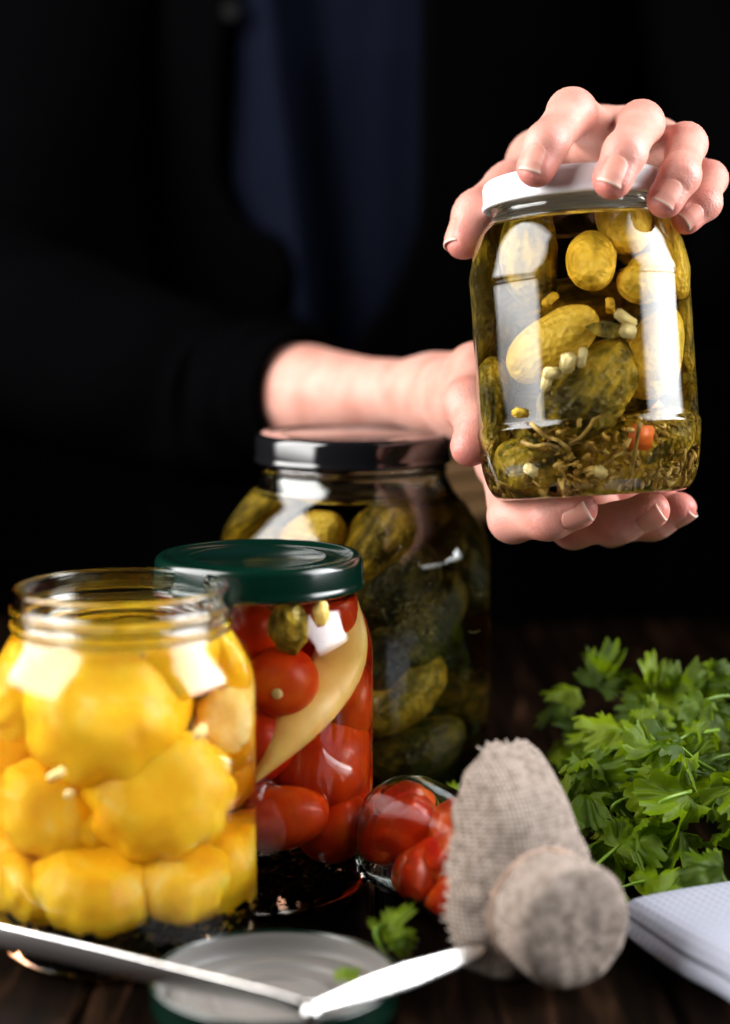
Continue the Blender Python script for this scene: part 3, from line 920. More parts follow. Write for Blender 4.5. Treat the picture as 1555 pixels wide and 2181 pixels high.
def palm_up(P):
    d = seg_dist(P, A3(1278, 290, .753), A3(1240, 345, .815), .0108, .0160)
    for a, b, ra, rb in ((A3(1342, 292, .755), A3(1265, 348, .815), .0108, .0160), (A3(1405, 316, .757), A3(1300, 355, .815), .0104, .0160), (A3(1448, 360, .760), A3(1330, 368, .815), .0094, .0150)):
        d = smin(d, seg_dist(P, a, b, ra, rb), 0.010)
    d = smin(d, seg_dist(P, A3(1150, 345, .775), A3(1225, 345, .815), .0135, .0180), 0.012)
    d = smin(d, seg_dist(P, A3(1285, 345, .810), A3(1320, 420, .875), .0215, .0205), 0.012)
    return smin(d, seg_dist(P, A3(1320, 420, .875), A3(1420, 560, 1.02), .0205, .0300), 0.012)


hand_up = make_hand(palm_up, [f_index, f_middle, f_ring, f_pinky, f_thumb])

# hand under the jar
g_index = Finger([A3(1072, 985, .768), A3(1092, 1104, .727), A3(1168, 1104, .706), A3(1232, 1085, .700)], [.0098, .0093, .0081, .0071], NV * .9 - .5 * UPn, (.0112, .0090, .0002))
g_middle = Finger([A3(1150, 985, .778), A3(1220, 1120, .742), A3(1318, 1114, .722), A3(1388, 1088, .715)], [.0098, .0088, .0078, .0069], NV * .85 - .5 * UPn + .1 * RTn, (.0106, .0088, .0002))
g_ring = Finger([A3(1230, 985, .785), A3(1300, 1120, .758), A3(1392, 1112, .744), A3(1452, 1086, .738)], [.0092, .0080, .0070, .0060], -UPn + .35 * NV + .5 * RTn, (.0092, .0078, .0002))
g_pinky = Finger([A3(1290, 975, .792), A3(1345, 1080, .772), A3(1390, 1085, .765), A3(1425, 1072, .760)], [.0080, .0066, .0058, .0052], -UPn + .3 * NV, None)
g_thumb = Finger([A3(1018, 800, .775), A3(996, 862, .738), A3(1012, 912, .724), A3(998, 950, .719)], [.0140, .0098, .0076, .0076], -RTn + .2 * UPn, (.0115, .0102, -.0010))


FARM = spline([tuple(A3(x, y, D)) + (r,) for x, y, D, r in ((1000, 842, .812, .0160), (930, 840, .838, .0160), (860, 842, .858, .0166), (780, 843, .880, .0182), (700, 843, .908, .0222), (640, 843, .930, .0258), (560, 850, .955, .0270), (430, 862, .99, .0290))], 5)


def palm_low(P):
    w = A3(930, 840, .838)
    d = seg_dist(P, w, A3(1010, 850, .800), .0162, .0165)
    for b, r in ((A3(1072, 985, .770), .0108), (A3(1150, 985, .780), .0108), (A3(1230, 985, .787), .0102), (A3(1290, 975, .794), .0092)):
        d = smin(d, seg_dist(P, A3(1020, 850, .805), b, .0150, r), 0.010)
    d = smin(d, ell_dist(P, A3(1010, 822, .764), [RTn, UPn, NV], (.0122, .0175, .0160)), 0.009)
    d = smin(d, seg_dist(P, A3(1000, 845, .790), A3(1040, 850, .800), .0155, .0165), .010)
    for y0, y1, r in ((818, 800, .0030), (846, 838, .0034)):          # tendons at the wrist
        d = smin(d, seg_dist(P, A3(985, y0, .800) , A3(860, y1, .8425), r * .75, r * .4), 0.008)
    fa = None
    for i in range(len(FARM) - 1):
        e = seg_dist(P, FARM[i][:3], FARM[i + 1][:3], FARM[i][3], FARM[i + 1][3])
        fa = e if fa is None else np.minimum(fa, e)
    return smin(d, fa, 0.012)


hand_low = make_hand(palm_low, [g_index, g_middle, g_ring, g_pinky, g_thumb])


def skin_mat():
    m, nt, b, o = new_mat("skin")
    tc = nd(nt, "ShaderNodeTexCoord")
    at_ = nd(nt, "ShaderNodeAttribute", attribute_name="flush")
    n1 = nd(nt, "ShaderNodeTexNoise"); n1.inputs["Scale"].default_value = 70; n1.inputs["Detail"].default_value = 5
    nt.links.new(tc.outputs["Object"], n1.inputs["Vector"])
    r = ramp(nt, [(0.3, (0.48, 0.215, 0.162)), (0.5, (0.56, 0.275, 0.215)), (0.72, (0.61, 0.33, 0.262))])
    nt.links.new(n1.outputs["Fac"], r.inputs[0])
    mx = nd(nt, "ShaderNodeMix", data_type='RGBA')
    nt.links.new(at_.outputs["Fac"], mx.inputs[0]); nt.links.new(r.outputs[0], mx.inputs[6])
    mx.inputs[7].default_value = (0.58, 0.165, 0.135, 1)
    nt.links.new(mx.outputs[2], b.inputs["Base Color"])
    v = nd(nt, "ShaderNodeTexVoronoi"); v.inputs["Scale"].default_value = 1300
    n2 = nd(nt, "ShaderNodeTexNoise"); n2.inputs["Scale"].default_value = 420; n2.inputs["Detail"].default_value = 4
    nt.links.new(tc.outputs["Object"], v.inputs["Vector"]); nt.links.new(tc.outputs["Object"], n2.inputs["Vector"])
    ad = nd(nt, "ShaderNodeMath", operation='ADD'); nt.links.new(v.outputs["Distance"], ad.inputs[0]); nt.links.new(n2.outputs["Fac"], ad.inputs[1])
    bp = nd(nt, "ShaderNodeBump"); bp.inputs["Strength"].default_value = 0.2; bp.inputs["Distance"].default_value = 0.0006
    nt.links.new(ad.outputs[0], bp.inputs["Height"]); nt.links.new(bp.outputs[0], b.inputs["Normal"])
    b.inputs["Roughness"].default_value = 0.46
    b.inputs["Specular IOR Level"].default_value = 0.4
    b.inputs["Subsurface Weight"].default_value = 0.30
    b.inputs["Subsurface Radius"].default_value = (1.0, 0.32, 0.16)
    b.inputs["Subsurface Scale"].default_value = 0.0035
    return m


ARM_R = [(-.10, 1.285, .455), (-.172, 1.255, .40), (-.212, 1.20, .28), (-.222, 1.12, .206), (-.16, 1.03, .182), tuple(at(470, 858, .985))]
ARM_L = [(.14, 1.285, .455), (.212, 1.255, .40), (.258, 1.21, .30), (.258, 1.14, .236), (.215, 1.05, .232), tuple(at(1400, 545, 1.0))]


def coarse_body(P):
    c = np.array([0.0, 1.27, 0.26], np.float32)
    # trunk: hips, waist, chest, shoulders, neck
    X = np.array([[1, 0, 0], [0, 1, 0], [0, 0, 1]], np.float32)
    d = ell_dist(P, (0.02, 1.29, -0.05), X, (.150, .092, .20))
    d = smin(d, ell_dist(P, (0.02, 1.28, 0.14), X, (.115, .058, .20)), .04)
    d = smin(d, ell_dist(P, (0.02, 1.28, 0.36), X, (.125, .060, .18)), .04)
    d = smin(d, seg_dist(P, (-.10, 1.29, .45), (.14, 1.29, .45), .045, .045), .06)
    d = smin(d, seg_dist(P, (.02, 1.29, .48), (.02, 1.275, .62), .052, .048), .04)
    # upper arms and forearms down to where the fine hands begin
    for path in (ARM_R, ARM_L):
        for p, q in zip(path, path[1:]):
            d = smin(d, seg_dist(P, p, q, .026, .026), .012)
    return d


V1, F1 = surface_nets(hand_up, np.array(at(1232, 360, .78)) - np.array((.066, .125, .068)), np.array(at(1232, 360, .78)) + np.array((.085, .235, .058)), 0.0011)
V2, F2 = surface_nets(hand_low, np.array((-.085, .665, .095)), np.array((.145, .965, .235)), 0.0011)
V3, F3 = surface_nets(coarse_body, (-.36, 1.0 - .12, -.28), (.36, 1.46, .70), 0.010)


def flush_of(V):
    fl = np.zeros(len(V))
    for fg in (f_index, f_middle, f_ring, f_pinky, f_thumb, g_index, g_middle, g_ring, g_pinky, g_thumb):
        for j, w, s in ((fg.J[-1] + fg.a * .003, 0.85, .011), (fg.J[-2], .60, .009), (fg.J[1], .55, .011)):
            fl = np.maximum(fl, w * np.exp(-(np.linalg.norm(V - j, axis=1) / s) ** 2))
    return fl


VV = np.concatenate([V1, V2, V3]); FF = np.concatenate([F1, F2 + len(V1), F3 + len(V1) + len(V2)])
me = bpy.data.meshes.new("person")
me.vertices.add(len(VV)); me.vertices.foreach_set("co", VV.astype(np.float32).ravel())
me.loops.add(FF.size); me.loops.foreach_set("vertex_index", FF.astype(np.int32).ravel())
me.polygons.add(len(FF)); me.polygons.foreach_set("loop_start", np.arange(0, FF.size, 4, dtype=np.int32))
me.update(calc_edges=True); me.validate()
fa = me.attributes.new("flush", 'FLOAT', 'POINT'); fa.data.foreach_set("value", flush_of(VV).astype(np.float32))
M["skin"] = skin_mat()
person = link("person", me, M["skin"])
tag(person, "person in black cardigan and navy shirt holding up a jar with both hands", "person")

nm, nt, b, o_ = new_mat("nail")
lw = nd(nt, "ShaderNodeAttribute", attribute_name="edge")
r = ramp(nt, [(0.0, (0.58, 0.25, 0.19)), (0.90, (0.60, 0.27, 0.21)), (0.96, (0.70, 0.48, 0.39)), (1.0, (0.72, 0.56, 0.46))])
nt.links.new(lw.outputs["Fac"], r.inputs[0]); nt.links.new(r.outputs[0], b.inputs["Base Color"])
b.inputs["Roughness"].default_value = 0.42; b.inputs["Specular IOR Level"].default_value = 0.28
b.inputs["Subsurface Weight"].default_value = 0.2; b.inputs["Subsurface Radius"].default_value = (1, .4, .3); b.inputs["Subsurface Scale"].default_value = 0.002
M["nail"] = nm


def make_nail(fg, field):
    L, Wd, off = fg.nail
    m, n = 18, 14
    c = fg.J[-1] + fg.a * off
    pts, edge = [], []
    for i in range(m + 1):
        for j in range(n + 1):
            u, v = i / m * 2 - 1, j / n * 2 - 1
            # rounded root, slightly rounded free edge
            uu = u * (1 - (0.40 if u < 0 else 0.16) * abs(v) ** 2.4)
            pts.append(c + fg.a * (uu * L / 2) + fg.s * (v * Wd / 2 * (1 - .06 * (u < -.4))))
            edge.append(max(0.0, (i / m)))
    P = np.array(pts)
    t = np.full(len(P), fg.r[-1] * 2.2)
    for _ in range(28):
        q = (P + fg.n * t[:, None]).astype(np.float32)
        t -= field(q) * 0.8
    vs, ed = [], []
    G = (P + fg.n * t[:, None]).reshape(m + 1, n + 1, 3)
    # smooth plate: keep its own curve lengthwise instead of dropping round the tip
    for j in range(n + 1):
        base = G[2:11, j] @ fg.n
        A = np.polyfit(np.arange(2, 11), base, 1)
        for i in range(m + 1):
            want = A[0] * i + A[1] - 0.00002 * max(0, i - 9) ** 1.6
            cur = G[i, j] @ fg.n
            lift = 0.00042 - 0.00060 * (abs(j / n * 2 - 1) ** 4) - (0.0006 if i == 0 else 0)
            new = max(want, cur if i < m - 4 else -9) if i > 8 else cur
            G[i, j] += fg.n * (new - cur + lift)
    V = G.reshape(-1, 3)
    top = len(V)
    V = np.concatenate([V, V - fg.n * 0.0005])
    fs = []
    for i in range(m):
        for j in range(n):
            a = i * (n + 1) + j
            fs.append((a, a + 1, a + n + 2, a + n + 1)); fs.append((top + a, top + a + n + 1, top + a + n + 2, top + a + 1))
    for j in range(n):
        a = m * (n + 1) + j; fs.append((a, a + 1, top + a + 1, top + a))
    o = MB().add((V, fs)).build("fingernail", M["nail"], person)
    bm = bmesh.new(); bm.from_mesh(o.data); bmesh.ops.recalc_face_normals(bm, faces=bm.faces); bm.to_mesh(o.data); bm.free()
    e = o.data.attributes.new("edge", 'FLOAT', 'POINT'); e.data.foreach_set("value", np.array(edge + edge, np.float32))
    return o


for fg in (f_index, f_middle, f_ring, f_pinky, f_thumb): make_nail(fg, hand_up)
for fg in (g_index, g_middle, g_ring): make_nail(fg, hand_low)

# ------------------------------------------------------------------ clothes
def cloth_mat(name, col, rough=0.9, weave=900, sheen=0.0, bump=0.3, col2=None, spec=0.08):
    m, nt, b, o = new_mat(name)
    tc = nd(nt, "ShaderNodeTexCoord")
    n = nd(nt, "ShaderNodeTexNoise"); n.inputs["Scale"].default_value = weave; n.inputs["Detail"].default_value = 2
    nt.links.new(tc.outputs["Object"], n.inputs["Vector"])
    r = ramp(nt, [(0.3, tuple(c * .75 for c in col)), (0.7, col2 or tuple(c * 1.25 for c in col))])
    nt.links.new(n.outputs["Fac"], r.inputs[0]); nt.links.new(r.outputs[0], b.inputs["Base Color"])
    bp = nd(nt, "ShaderNodeBump"); bp.inputs["Strength"].default_value = bump; bp.inputs["Distance"].default_value = 0.0006
    nt.links.new(n.outputs["Fac"], bp.inputs["Height"]); nt.links.new(bp.outputs[0], b.inputs["Normal"])
    b.inputs["Roughness"].default_value = rough; b.inputs["Specular IOR Level"].default_value = spec
    b.inputs["Sheen Weight"].default_value = sheen; b.inputs["Sheen Roughness"].default_value = 0.4
    return m


M["black_cloth"] = cloth_mat("black_knit", (0.0010, 0.0010, 0.0012), spec=0.0)
M["navy"] = cloth_mat("navy_cotton", (0.0044, 0.0056, 0.0112), spec=0.0)
M["belt"] = cloth_mat("tan_ribbed_knit", (0.27, 0.155, 0.07))

# shirt front: a sheet wrapped on the trunk, with a raised placket fold running down
TC = (0.02, 1.285)


def trunk(th, z, grow=0.0):
    """th=0 faces the viewer, positive towards +x"""
    rx = float(np.interp(z, [-.25, 0.05, .18, .36, .47, .52], [.168, .150, .142, .160, .172, .10])) + grow
    ry = float(np.interp(z, [-.25, 0.05, .18, .36, .47, .52], [.110, .096, .096, .112, .085, .07])) + grow
    return Vector((TC[0] + rx * math.sin(th), TC[1] - ry * math.cos(th), z))


vs, fs = [], []
nu, nv = 90, 70
for i in range(nv + 1):
    z = 0.03 + (0.50 - 0.03) * i / nv
    for j in range(nu + 1):
        th = -1.25 + 2.5 * j / nu
        p = trunk(th, z, 0.004)
        x0 = -0.063 + 0.022 * (0.42 - z) / 0.185          # the fold slopes down towards the middle
        ridge = math.exp(-((p.x - x0) / 0.011) ** 2) * 0.016 - 0.022 * max(0.0, min(1.0, (p.x - x0) / 0.03))
        p.y -= ridge + 0.003 * mnoise.noise(Vector((p.x * 16, p.z * 7, 2))) + 0.0015 * mnoise.noise(Vector((p.x * 50, p.z * 12, 5)))
        vs.append(p)
for i in range(nv):
    for j in range(nu):
        a = i * (nu + 1) + j
        fs.append((a, a + 1, a + nu + 2, a + nu + 1))
shirt = MB().add((vs, fs)).build("shirt", M["navy"], person)

# cardigan body: wraps the trunk and leaves the shirt front open between its two edges
zk = [-.20, .06, .17, .19, .2015, .226, .246, .257, .285, .356, .40, .50]
xl = [-.02, -.02, -.02, -.024, -.052, -.042, -.051, -.078, -.090, -.087, -.082, -.08]      # edge on the bare forearm's side
xr = [-.015, -.015, -.01, .0, .01, .022, .03, .032, .033, .033, .033, .033]
vs, fs = [], []
nu, nv = 110, 80
for i in range(nv + 1):
    z = -0.20 + 0.70 * i / nv
    rx = float(np.interp(z, [-.25, 0.05, .18, .36, .47, .52], [.168, .150, .142, .160, .172, .10])) + .016
    thL = math.asin(max(-1, min(1, (float(np.interp(z, zk, xl)) - TC[0]) / rx)))
    thR = math.asin(max(-1, min(1, (float(np.interp(z, zk, xr)) - TC[0]) / rx)))
    for j in range(nu + 1):
        t = j / nu
        th = thR + (2 * PI + thL - thR) * t
        p = trunk(th, z, 0.016)
        e = min(t, 1 - t)
        g = 0.004 * mnoise.noise(Vector((p.x * 14, p.y * 14, p.z * 9))) + .003 * math.exp(-((e - .004) / .006) ** 2)
        d = Vector((math.sin(th), -math.cos(th), 0))
        vs.append(p + d * g)
for i in range(nv):
    for j in range(nu):
        a = i * (nu + 1) + j
        fs.append((a, a + 1, a + nu + 2, a + nu + 1))
card = MB().add((vs, fs)).build("cardigan", M["black_cloth"], person)
sd = card.modifiers.new("thick", 'SOLIDIFY'); sd.thickness = 0.004; sd.offset = 1


def sleeve(pts, radii, seed, cuff=0.0):
    P = spline([tuple(p) for p in pts], 9); Rr = [x[0] for x in spline([(r, 0) for r in radii], 9)]
    n = 56; vs, fs = [], []
    m = len(P)
    nrm = None
    for i in range(m):
        t = Vector(P[min(i + 1, m - 1)]) - Vector(P[max(i - 1, 0)]); t.normalize()
        nrm = t.cross(Vector((0, 0, 1))).normalized() if nrm is None else (nrm - t * nrm.dot(t)).normalized()
        b = t.cross(nrm)
        for k in range(n):
            a = 2 * PI * k / n
            w = i / m
            fold = 0.0042 * mnoise.noise(Vector((math.cos(a) * 1.2 + seed, math.sin(a) * 1.2, i * .32))) + 0.0016 * math.sin(i * .95 + 1.5 * math.cos(a) + seed)
            if i > m - 5: fold *= 0.25
            vs.append(Vector(P[i]) + (nrm * math.cos(a) + b * math.sin(a)) * (Rr[i] + fold))
    # turned hem
    for q, (dr, da) in enumerate(((-.0015, .0022), (-.0038, .0015), (-.0042, -.012))):
        t = (Vector(P[-1]) - Vector(P[-2])).normalized()
        base = (m - 1) * n
        for k in range(n):
            c = Vector(P[-1]); d = (vs[base + k] - c).normalized()
            vs.append(vs[base + k] + d * dr + t * da)
    for i in range(m + 2):
        for k in range(n):
            k2 = (k + 1) % n
            fs.append((i * n + k, i * n + k2, (i + 1) * n + k2, (i + 1) * n + k))
    return MB().add((vs, fs)).build("sleeve", M["black_cloth"], person)


sleeve([(-.12, 1.285, .475), (-.175, 1.26, .42), (-.215, 1.20, .28), (-.225, 1.12, .205), (-.16, 1.03, .182), at(470, 852, .985), at(575, 846, .950), at(650, 842, .925)], [.062, .066, .062, .060, .052, .044, .0375, .0325], 1)
sleeve([(.16, 1.285, .475), (.215, 1.26, .42), (.262, 1.21, .30), (.262, 1.14, .235), (.215, 1.05, .232), at(1400, 545, 1.0), at(1345, 455, .915)], [.062, .066, .062, .058, .050, .040, .0335], 4)

# ribbed belt at the waist, showing between the jars
mb = MB()
nr = 5
for q in range(nr):
    z0, z1 = 0.060 + q * 0.0135, 0.060 + (q + 1) * 0.0135
    prof = [(z0, 0), (z0 + .002, .0028), ((z0 + z1) / 2, .0042), (z1 - .002, .0028), (z1, 0)]
    vs, fs = [], []
    nn = 40
    for i, (z, g) in enumerate(prof):
        for j in range(nn + 1):
            th = -0.15 + 1.0 * j / nn
            p = trunk(th, z, 0.024 + g); p.z += 0.020 * (j / nn)
            vs.append(p)
    for i in range(4):
        for j in range(nn):
            a = i * (nn + 1) + j
            fs.append((a, a + 1, a + nn + 2, a + nn + 1))
    mb.add((vs, fs))
belt = mb.build("belt", M["belt"], person)
btn = MB().add(lathe([(0, -.001), (.006, -.001), (.0068, 0), (.0066, .0012), (.0052, .0018), (.0048, .0013), (0, .0012)], 32)).build("button", simple("black_button", (.003, .003, .0035), .7, spec=.05), person)
bp_ = trunk(-.62, 0.508, .03)
btn.location = Vector((-.0815, trunk(-.60, .383, .021).y - .0035, .3828)); btn.rotation_euler = (R(90), 0, R(-30))

# ------------------------------------------------------------------ loose lid lying upside down
LC = on_table(585, 2122, 0.004)
jl = tag(empty("jar_lid", (LC.x, LC.y, 0.0)), "loose green jar lid lying with its pale inside up under the steel tongs", "lid")
o = MB().add(lid_mesh(0.0388, 0.0112)).build("shell", M["green_lid"], jl); o.rotation_euler = (PI, 0, R(20)); o.location = (0, 0, 0.0114)
r_ = 0.0375
prof = [(0, .0030), (.016, .0030), (.0165, .0036), (.0200, .0037), (.0206, .0030), (.0265, .0028), (.0275, .0042), (.0330, .0046), (.0345, .0038), (.0362, .0042), (.0371, .0062), (.0374, .0100), (.0378, .0112), (.0384, .0114)]
MB().add(lathe([tuple(p) for p in spline(prof, 3)], 96)).build("lining", M["lid_inside"], jl)

# ------------------------------------------------------------------ tongs
TA = on_table(662, 2150, .0165)
TL = on_table(-150, 1958, .0165)
TRt = on_table(1030, 2022, .0165)


def arm(A, B, prof, tw0, tw1, side, ext=0.0):
    """flat strip on edge from A to B; prof: (t, height); twist leans the outer face upwards"""
    A, B = Vector(A), Vector(B); B = B + (B - A) * ext
    d = (B - A).normalized(); out = d.cross(Vector((0, 0, 1))) * side
    ts = [p[0] for p in prof]; hs = [p[1] for p in prof]
    vs, fs = [], []
    m = 48; th = 0.0011
    sec = 10
    for i in range(m + 1):
        t = i / m
        h = float(np.interp(t, ts, hs)) / 2
        tw = R(tw0 + (tw1 - tw0) * t)
        n = out * math.cos(tw) + Vector((0, 0, 1)) * math.sin(tw)
        w = Vector((0, 0, 1)) * math.cos(tw) - out * math.sin(tw)
        for k in range(sec * 2):
            a = 2 * PI * k / (sec * 2)
            x = math.copysign(abs(math.cos(a)) ** .25, math.cos(a)) * h; y = math.copysign(abs(math.sin(a)) ** .25, math.sin(a)) * th / 2
            bow = 0.0006 * (1 - (x / h) ** 2)
            vs.append(A + (B - A) * t + w * x + n * (y + bow))
    q = sec * 2
    for i in range(m):
        for k in range(q):
            k2 = (k + 1) % q
            fs.append((i * q + k, (i + 1) * q + k, (i + 1) * q + k2, i * q + k2))
    fs.append(tuple(range(q))); fs.append(tuple(range(m * q + q - 1, m * q - 1, -1)))
    me = mesh("arm", vs, fs)
    bm = bmesh.new(); bm.from_mesh(me); bmesh.ops.recalc_face_normals(bm, faces=bm.faces); bm.to_mesh(me); bm.free()
    return me


tongs = tag(empty("metal_tongs", (TA.x, TA.y, 0)), "polished steel tongs spread wide open across the loose lid", "tongs")
I4 = Matrix.Translation(-tongs.location)
for me_ in (arm(TA, TL, [(0, .0050), (.08, .0072), (.5, .0080), (1, .0075)], -18, 8, -1), arm(TA, TRt, [(0, .0036), (.10, .0046), (.30, .0070), (.55, .0076), (.8, .0060), (.95, .0040), (1, .0015)], 30, 34, 1)):
    me_.transform(I4)
    link("arm", me_, M["steel"], tongs)
hg = lump("hinge", Vector((0, -.0008, .0140)), .0030, .0030, .0046, "steel", rough=0.0, sub=3, parent=tongs)

# ------------------------------------------------------------------ lying jar with a burlap cap
LB = Vector(at(850, 1775, .700)); LB.z = .0228
LM = Vector(at(1196, 1955, .600)); LM.z = .0245
ax = (LM - LB).normalized()
hx = Vector((-ax.y, ax.x, 0)).normalized()           # points to the right in the picture
if hx.x < 0: hx = -hx
vx = ax.cross(hx); vx = vx if vx.z > 0 else -vx
if hx.cross(vx).dot(ax) < 0: fx = -1
else: fx = 1
LMx = Matrix((hx, vx, ax)).transposed().to_4x4(); LMx.translation = LB
lj = empty("glass_jar"); lj.matrix_world = LMx
tag(lj, "small jar of red pepper pieces lying on its side with a burlap cap", "jar")
LLEN = (LM - LB).length
KZ = 1.19
S_OUT = [(0.0180, 0.0), (0.0205, 0.0010), (0.0220, 0.0045), (0.0225, 0.010), (0.0225, 0.040), (0.0225, 0.064), (0.0220, 0.070), (0.0205, 0.0755), (0.0186, 0.0795), (0.0178, 0.0830), (0.0178, 0.092), (0.0178, 0.100)]
S_OUT = [(r, z * KZ) for r, z in S_OUT]
op = [tuple(p) for p in spline(S_OUT, 4)]
prof = [(0, .0016), (.012, .0010)] + op + [(0.016, .1004 * KZ)] + [(r - .0022, z) for r, z in reversed(op) if z > .003] + [(0, .0032)]
vs, fs = lathe(prof, 72)
if fx < 0: fs = [f[::-1] for f in fs]
MB().add((vs, fs)).build("glass", M["glass"], lj)
MB().add(lathe([(r, z + .0146) for r, z in [(0, .0995), (.0184, .0995), (.0188, .0985), (.0188, .1010), (.0186, .1060), (.0176, .1072), (0, .1072)]], 48)).build("lid", M["white_lid"], lj)
PG = "red pepper pieces in the lying jar"
for i, (u, v, w_, rx, ry, rz, rot, lab) in enumerate([(-.008, .006, .018, .012, .0085, .014, (.3, .2, .4), "broad red pepper piece at the foot of the lying jar"), (-.012, -.002, .036, .0065, .013, .011, (.2, .5, .1), "bright orange red pepper piece in the middle of the lying jar"),
                                              (-.009, .007, .050, .010, .008, .012, (.9, .2, .2), "red pepper piece nearest the burlap of the lying jar"), (-.006, -.010, .022, .011, .008, .013, (.1, .1, 1.0), "red pepper piece lying low at the foot of the lying jar"),
                                              (-.011, -.008, .052, .0075, .009, .012, (.5, .3, .1), "orange red pepper piece low by the burlap of the lying jar"), (.008, .004, .025, .011, .012, .015, (0, .3, .2), "red pepper piece on the herb side of the lying jar"), (.007, -.004, .050, .011, .012, .015, (.4, .3, .2), "red pepper piece on the herb side close to the burlap"), (-.003, .011, .010, .012, .008, .010, (.2, .1, .5), "red pepper piece against the top of the lying jar's foot"), (.003, -.012, .012, .013, .007, .011, (.3, .2, .1), "red pepper piece underneath the others at the lying jar's foot"), (-.012, .001, .010, .007, .012, .009, (.1, .6, .3), "orange red pepper piece facing the tomato jar at the lying jar's foot")]):
    o = lump("red_pepper_piece", LMx @ Vector((u, v, w_ * KZ)), rx, ry, rz, "pepper_red", lab, "pepper", PG, .22, 70 + i, rot, freq=1.2)
    for vtx in o.data.vertices:
        p = LMx.inverted() @ o.matrix_basis @ vtx.co
        rr = math.hypot(p.x, p.y); p.z = min(max(p.z, .0045), .086)
        if rr > .0196: p.x *= .0196 / rr; p.y *= .0196 / rr
        vtx.co = o.matrix_basis.inverted() @ LMx @ p


def burlap():
    m, nt, b, o = new_mat("burlap")
    at_ = nd(nt, "ShaderNodeAttribute", attribute_name="weave")
    wv = []
    sep = nd(nt, "ShaderNodeSeparateXYZ"); nt.links.new(at_.outputs["Vector"], sep.inputs[0])
    tc = nd(nt, "ShaderNodeTexCoord")
    ns = nd(nt, "ShaderNodeTexNoise"); ns.inputs["Scale"].default_value = 90; ns.inputs["Detail"].default_value = 3
    nt.links.new(tc.outputs["Object"], ns.inputs["Vector"])
    for ax_ in ("X", "Y"):
        ad = nd(nt, "ShaderNodeMath", operation='MULTIPLY_ADD'); ad.inputs[1].default_value = 2 * PI / 0.0015
        nz = nd(nt, "ShaderNodeMath", operation='MULTIPLY'); nz.inputs[1].default_value = 2.2
        nt.links.new(ns.outputs["Fac"], nz.inputs[0])
        nt.links.new(sep.outputs[ax_], ad.inputs[0]); nt.links.new(nz.outputs[0], ad.inputs[2])
        sn = nd(nt, "ShaderNodeMath", operation='SINE'); nt.links.new(ad.outputs[0], sn.inputs[0])
        wv.append(sn)
    mu = nd(nt, "ShaderNodeMath", operation='MAXIMUM'); nt.links.new(wv[0].outputs[0], mu.inputs[0]); nt.links.new(wv[1].outputs[0], mu.inputs[1])
    mr = nd(nt, "ShaderNodeMapRange"); mr.inputs["From Min"].default_value = -1
    nt.links.new(mu.outputs[0], mr.inputs["Value"])
    r = ramp(nt, [(0.0, (0.035, 0.025, 0.018)), (0.42, (0.21, 0.165, 0.135)), (1.0, (0.40, 0.33, 0.285))])
    n3 = nd(nt, "ShaderNodeTexNoise"); n3.inputs["Scale"].default_value = 330; n3.inputs["Detail"].default_value = 2
    nt.links.new(tc.outputs["Object"], n3.inputs["Vector"])
    mm = nd(nt, "ShaderNodeMath", operation='MULTIPLY'); nt.links.new(mr.outputs[0], mm.inputs[0])
    mr2 = nd(nt, "ShaderNodeMapRange"); mr2.inputs["From Min"].default_value = .3; mr2.inputs["From Max"].default_value = .6; mr2.inputs["To Min"].default_value = .45
    nt.links.new(n3.outputs["Fac"], mr2.inputs["Value"]); nt.links.new(mr2.outputs[0], mm.inputs[1])
    nt.links.new(mm.outputs[0], r.inputs[0]); nt.links.new(r.outputs[0], b.inputs["Base Color"])
    bp = nd(nt, "ShaderNodeBump"); bp.inputs["Strength"].default_value = 0.5; bp.inputs["Distance"].default_value = 0.0003
    nt.links.new(mm.outputs[0], bp.inputs["Height"]); nt.links.new(bp.outputs[0], b.inputs["Normal"])
    b.inputs["Roughness"].default_value = 0.95; b.inputs["Specular IOR Level"].default_value = 0.05
    return m


M["burlap"] = burlap()
ZS = 0.1010          # where the string ties
Lphi = [(-180, .011), (-150, .013), (-125, .009), (-105, .005), (-60, .003), (-30, .004), (0, .005), (30, .006), (48, .0120), (64, .0285), (80, .0345), (96, .0340), (110, .0290), (134, .0135), (160, .0095), (180, .011)]


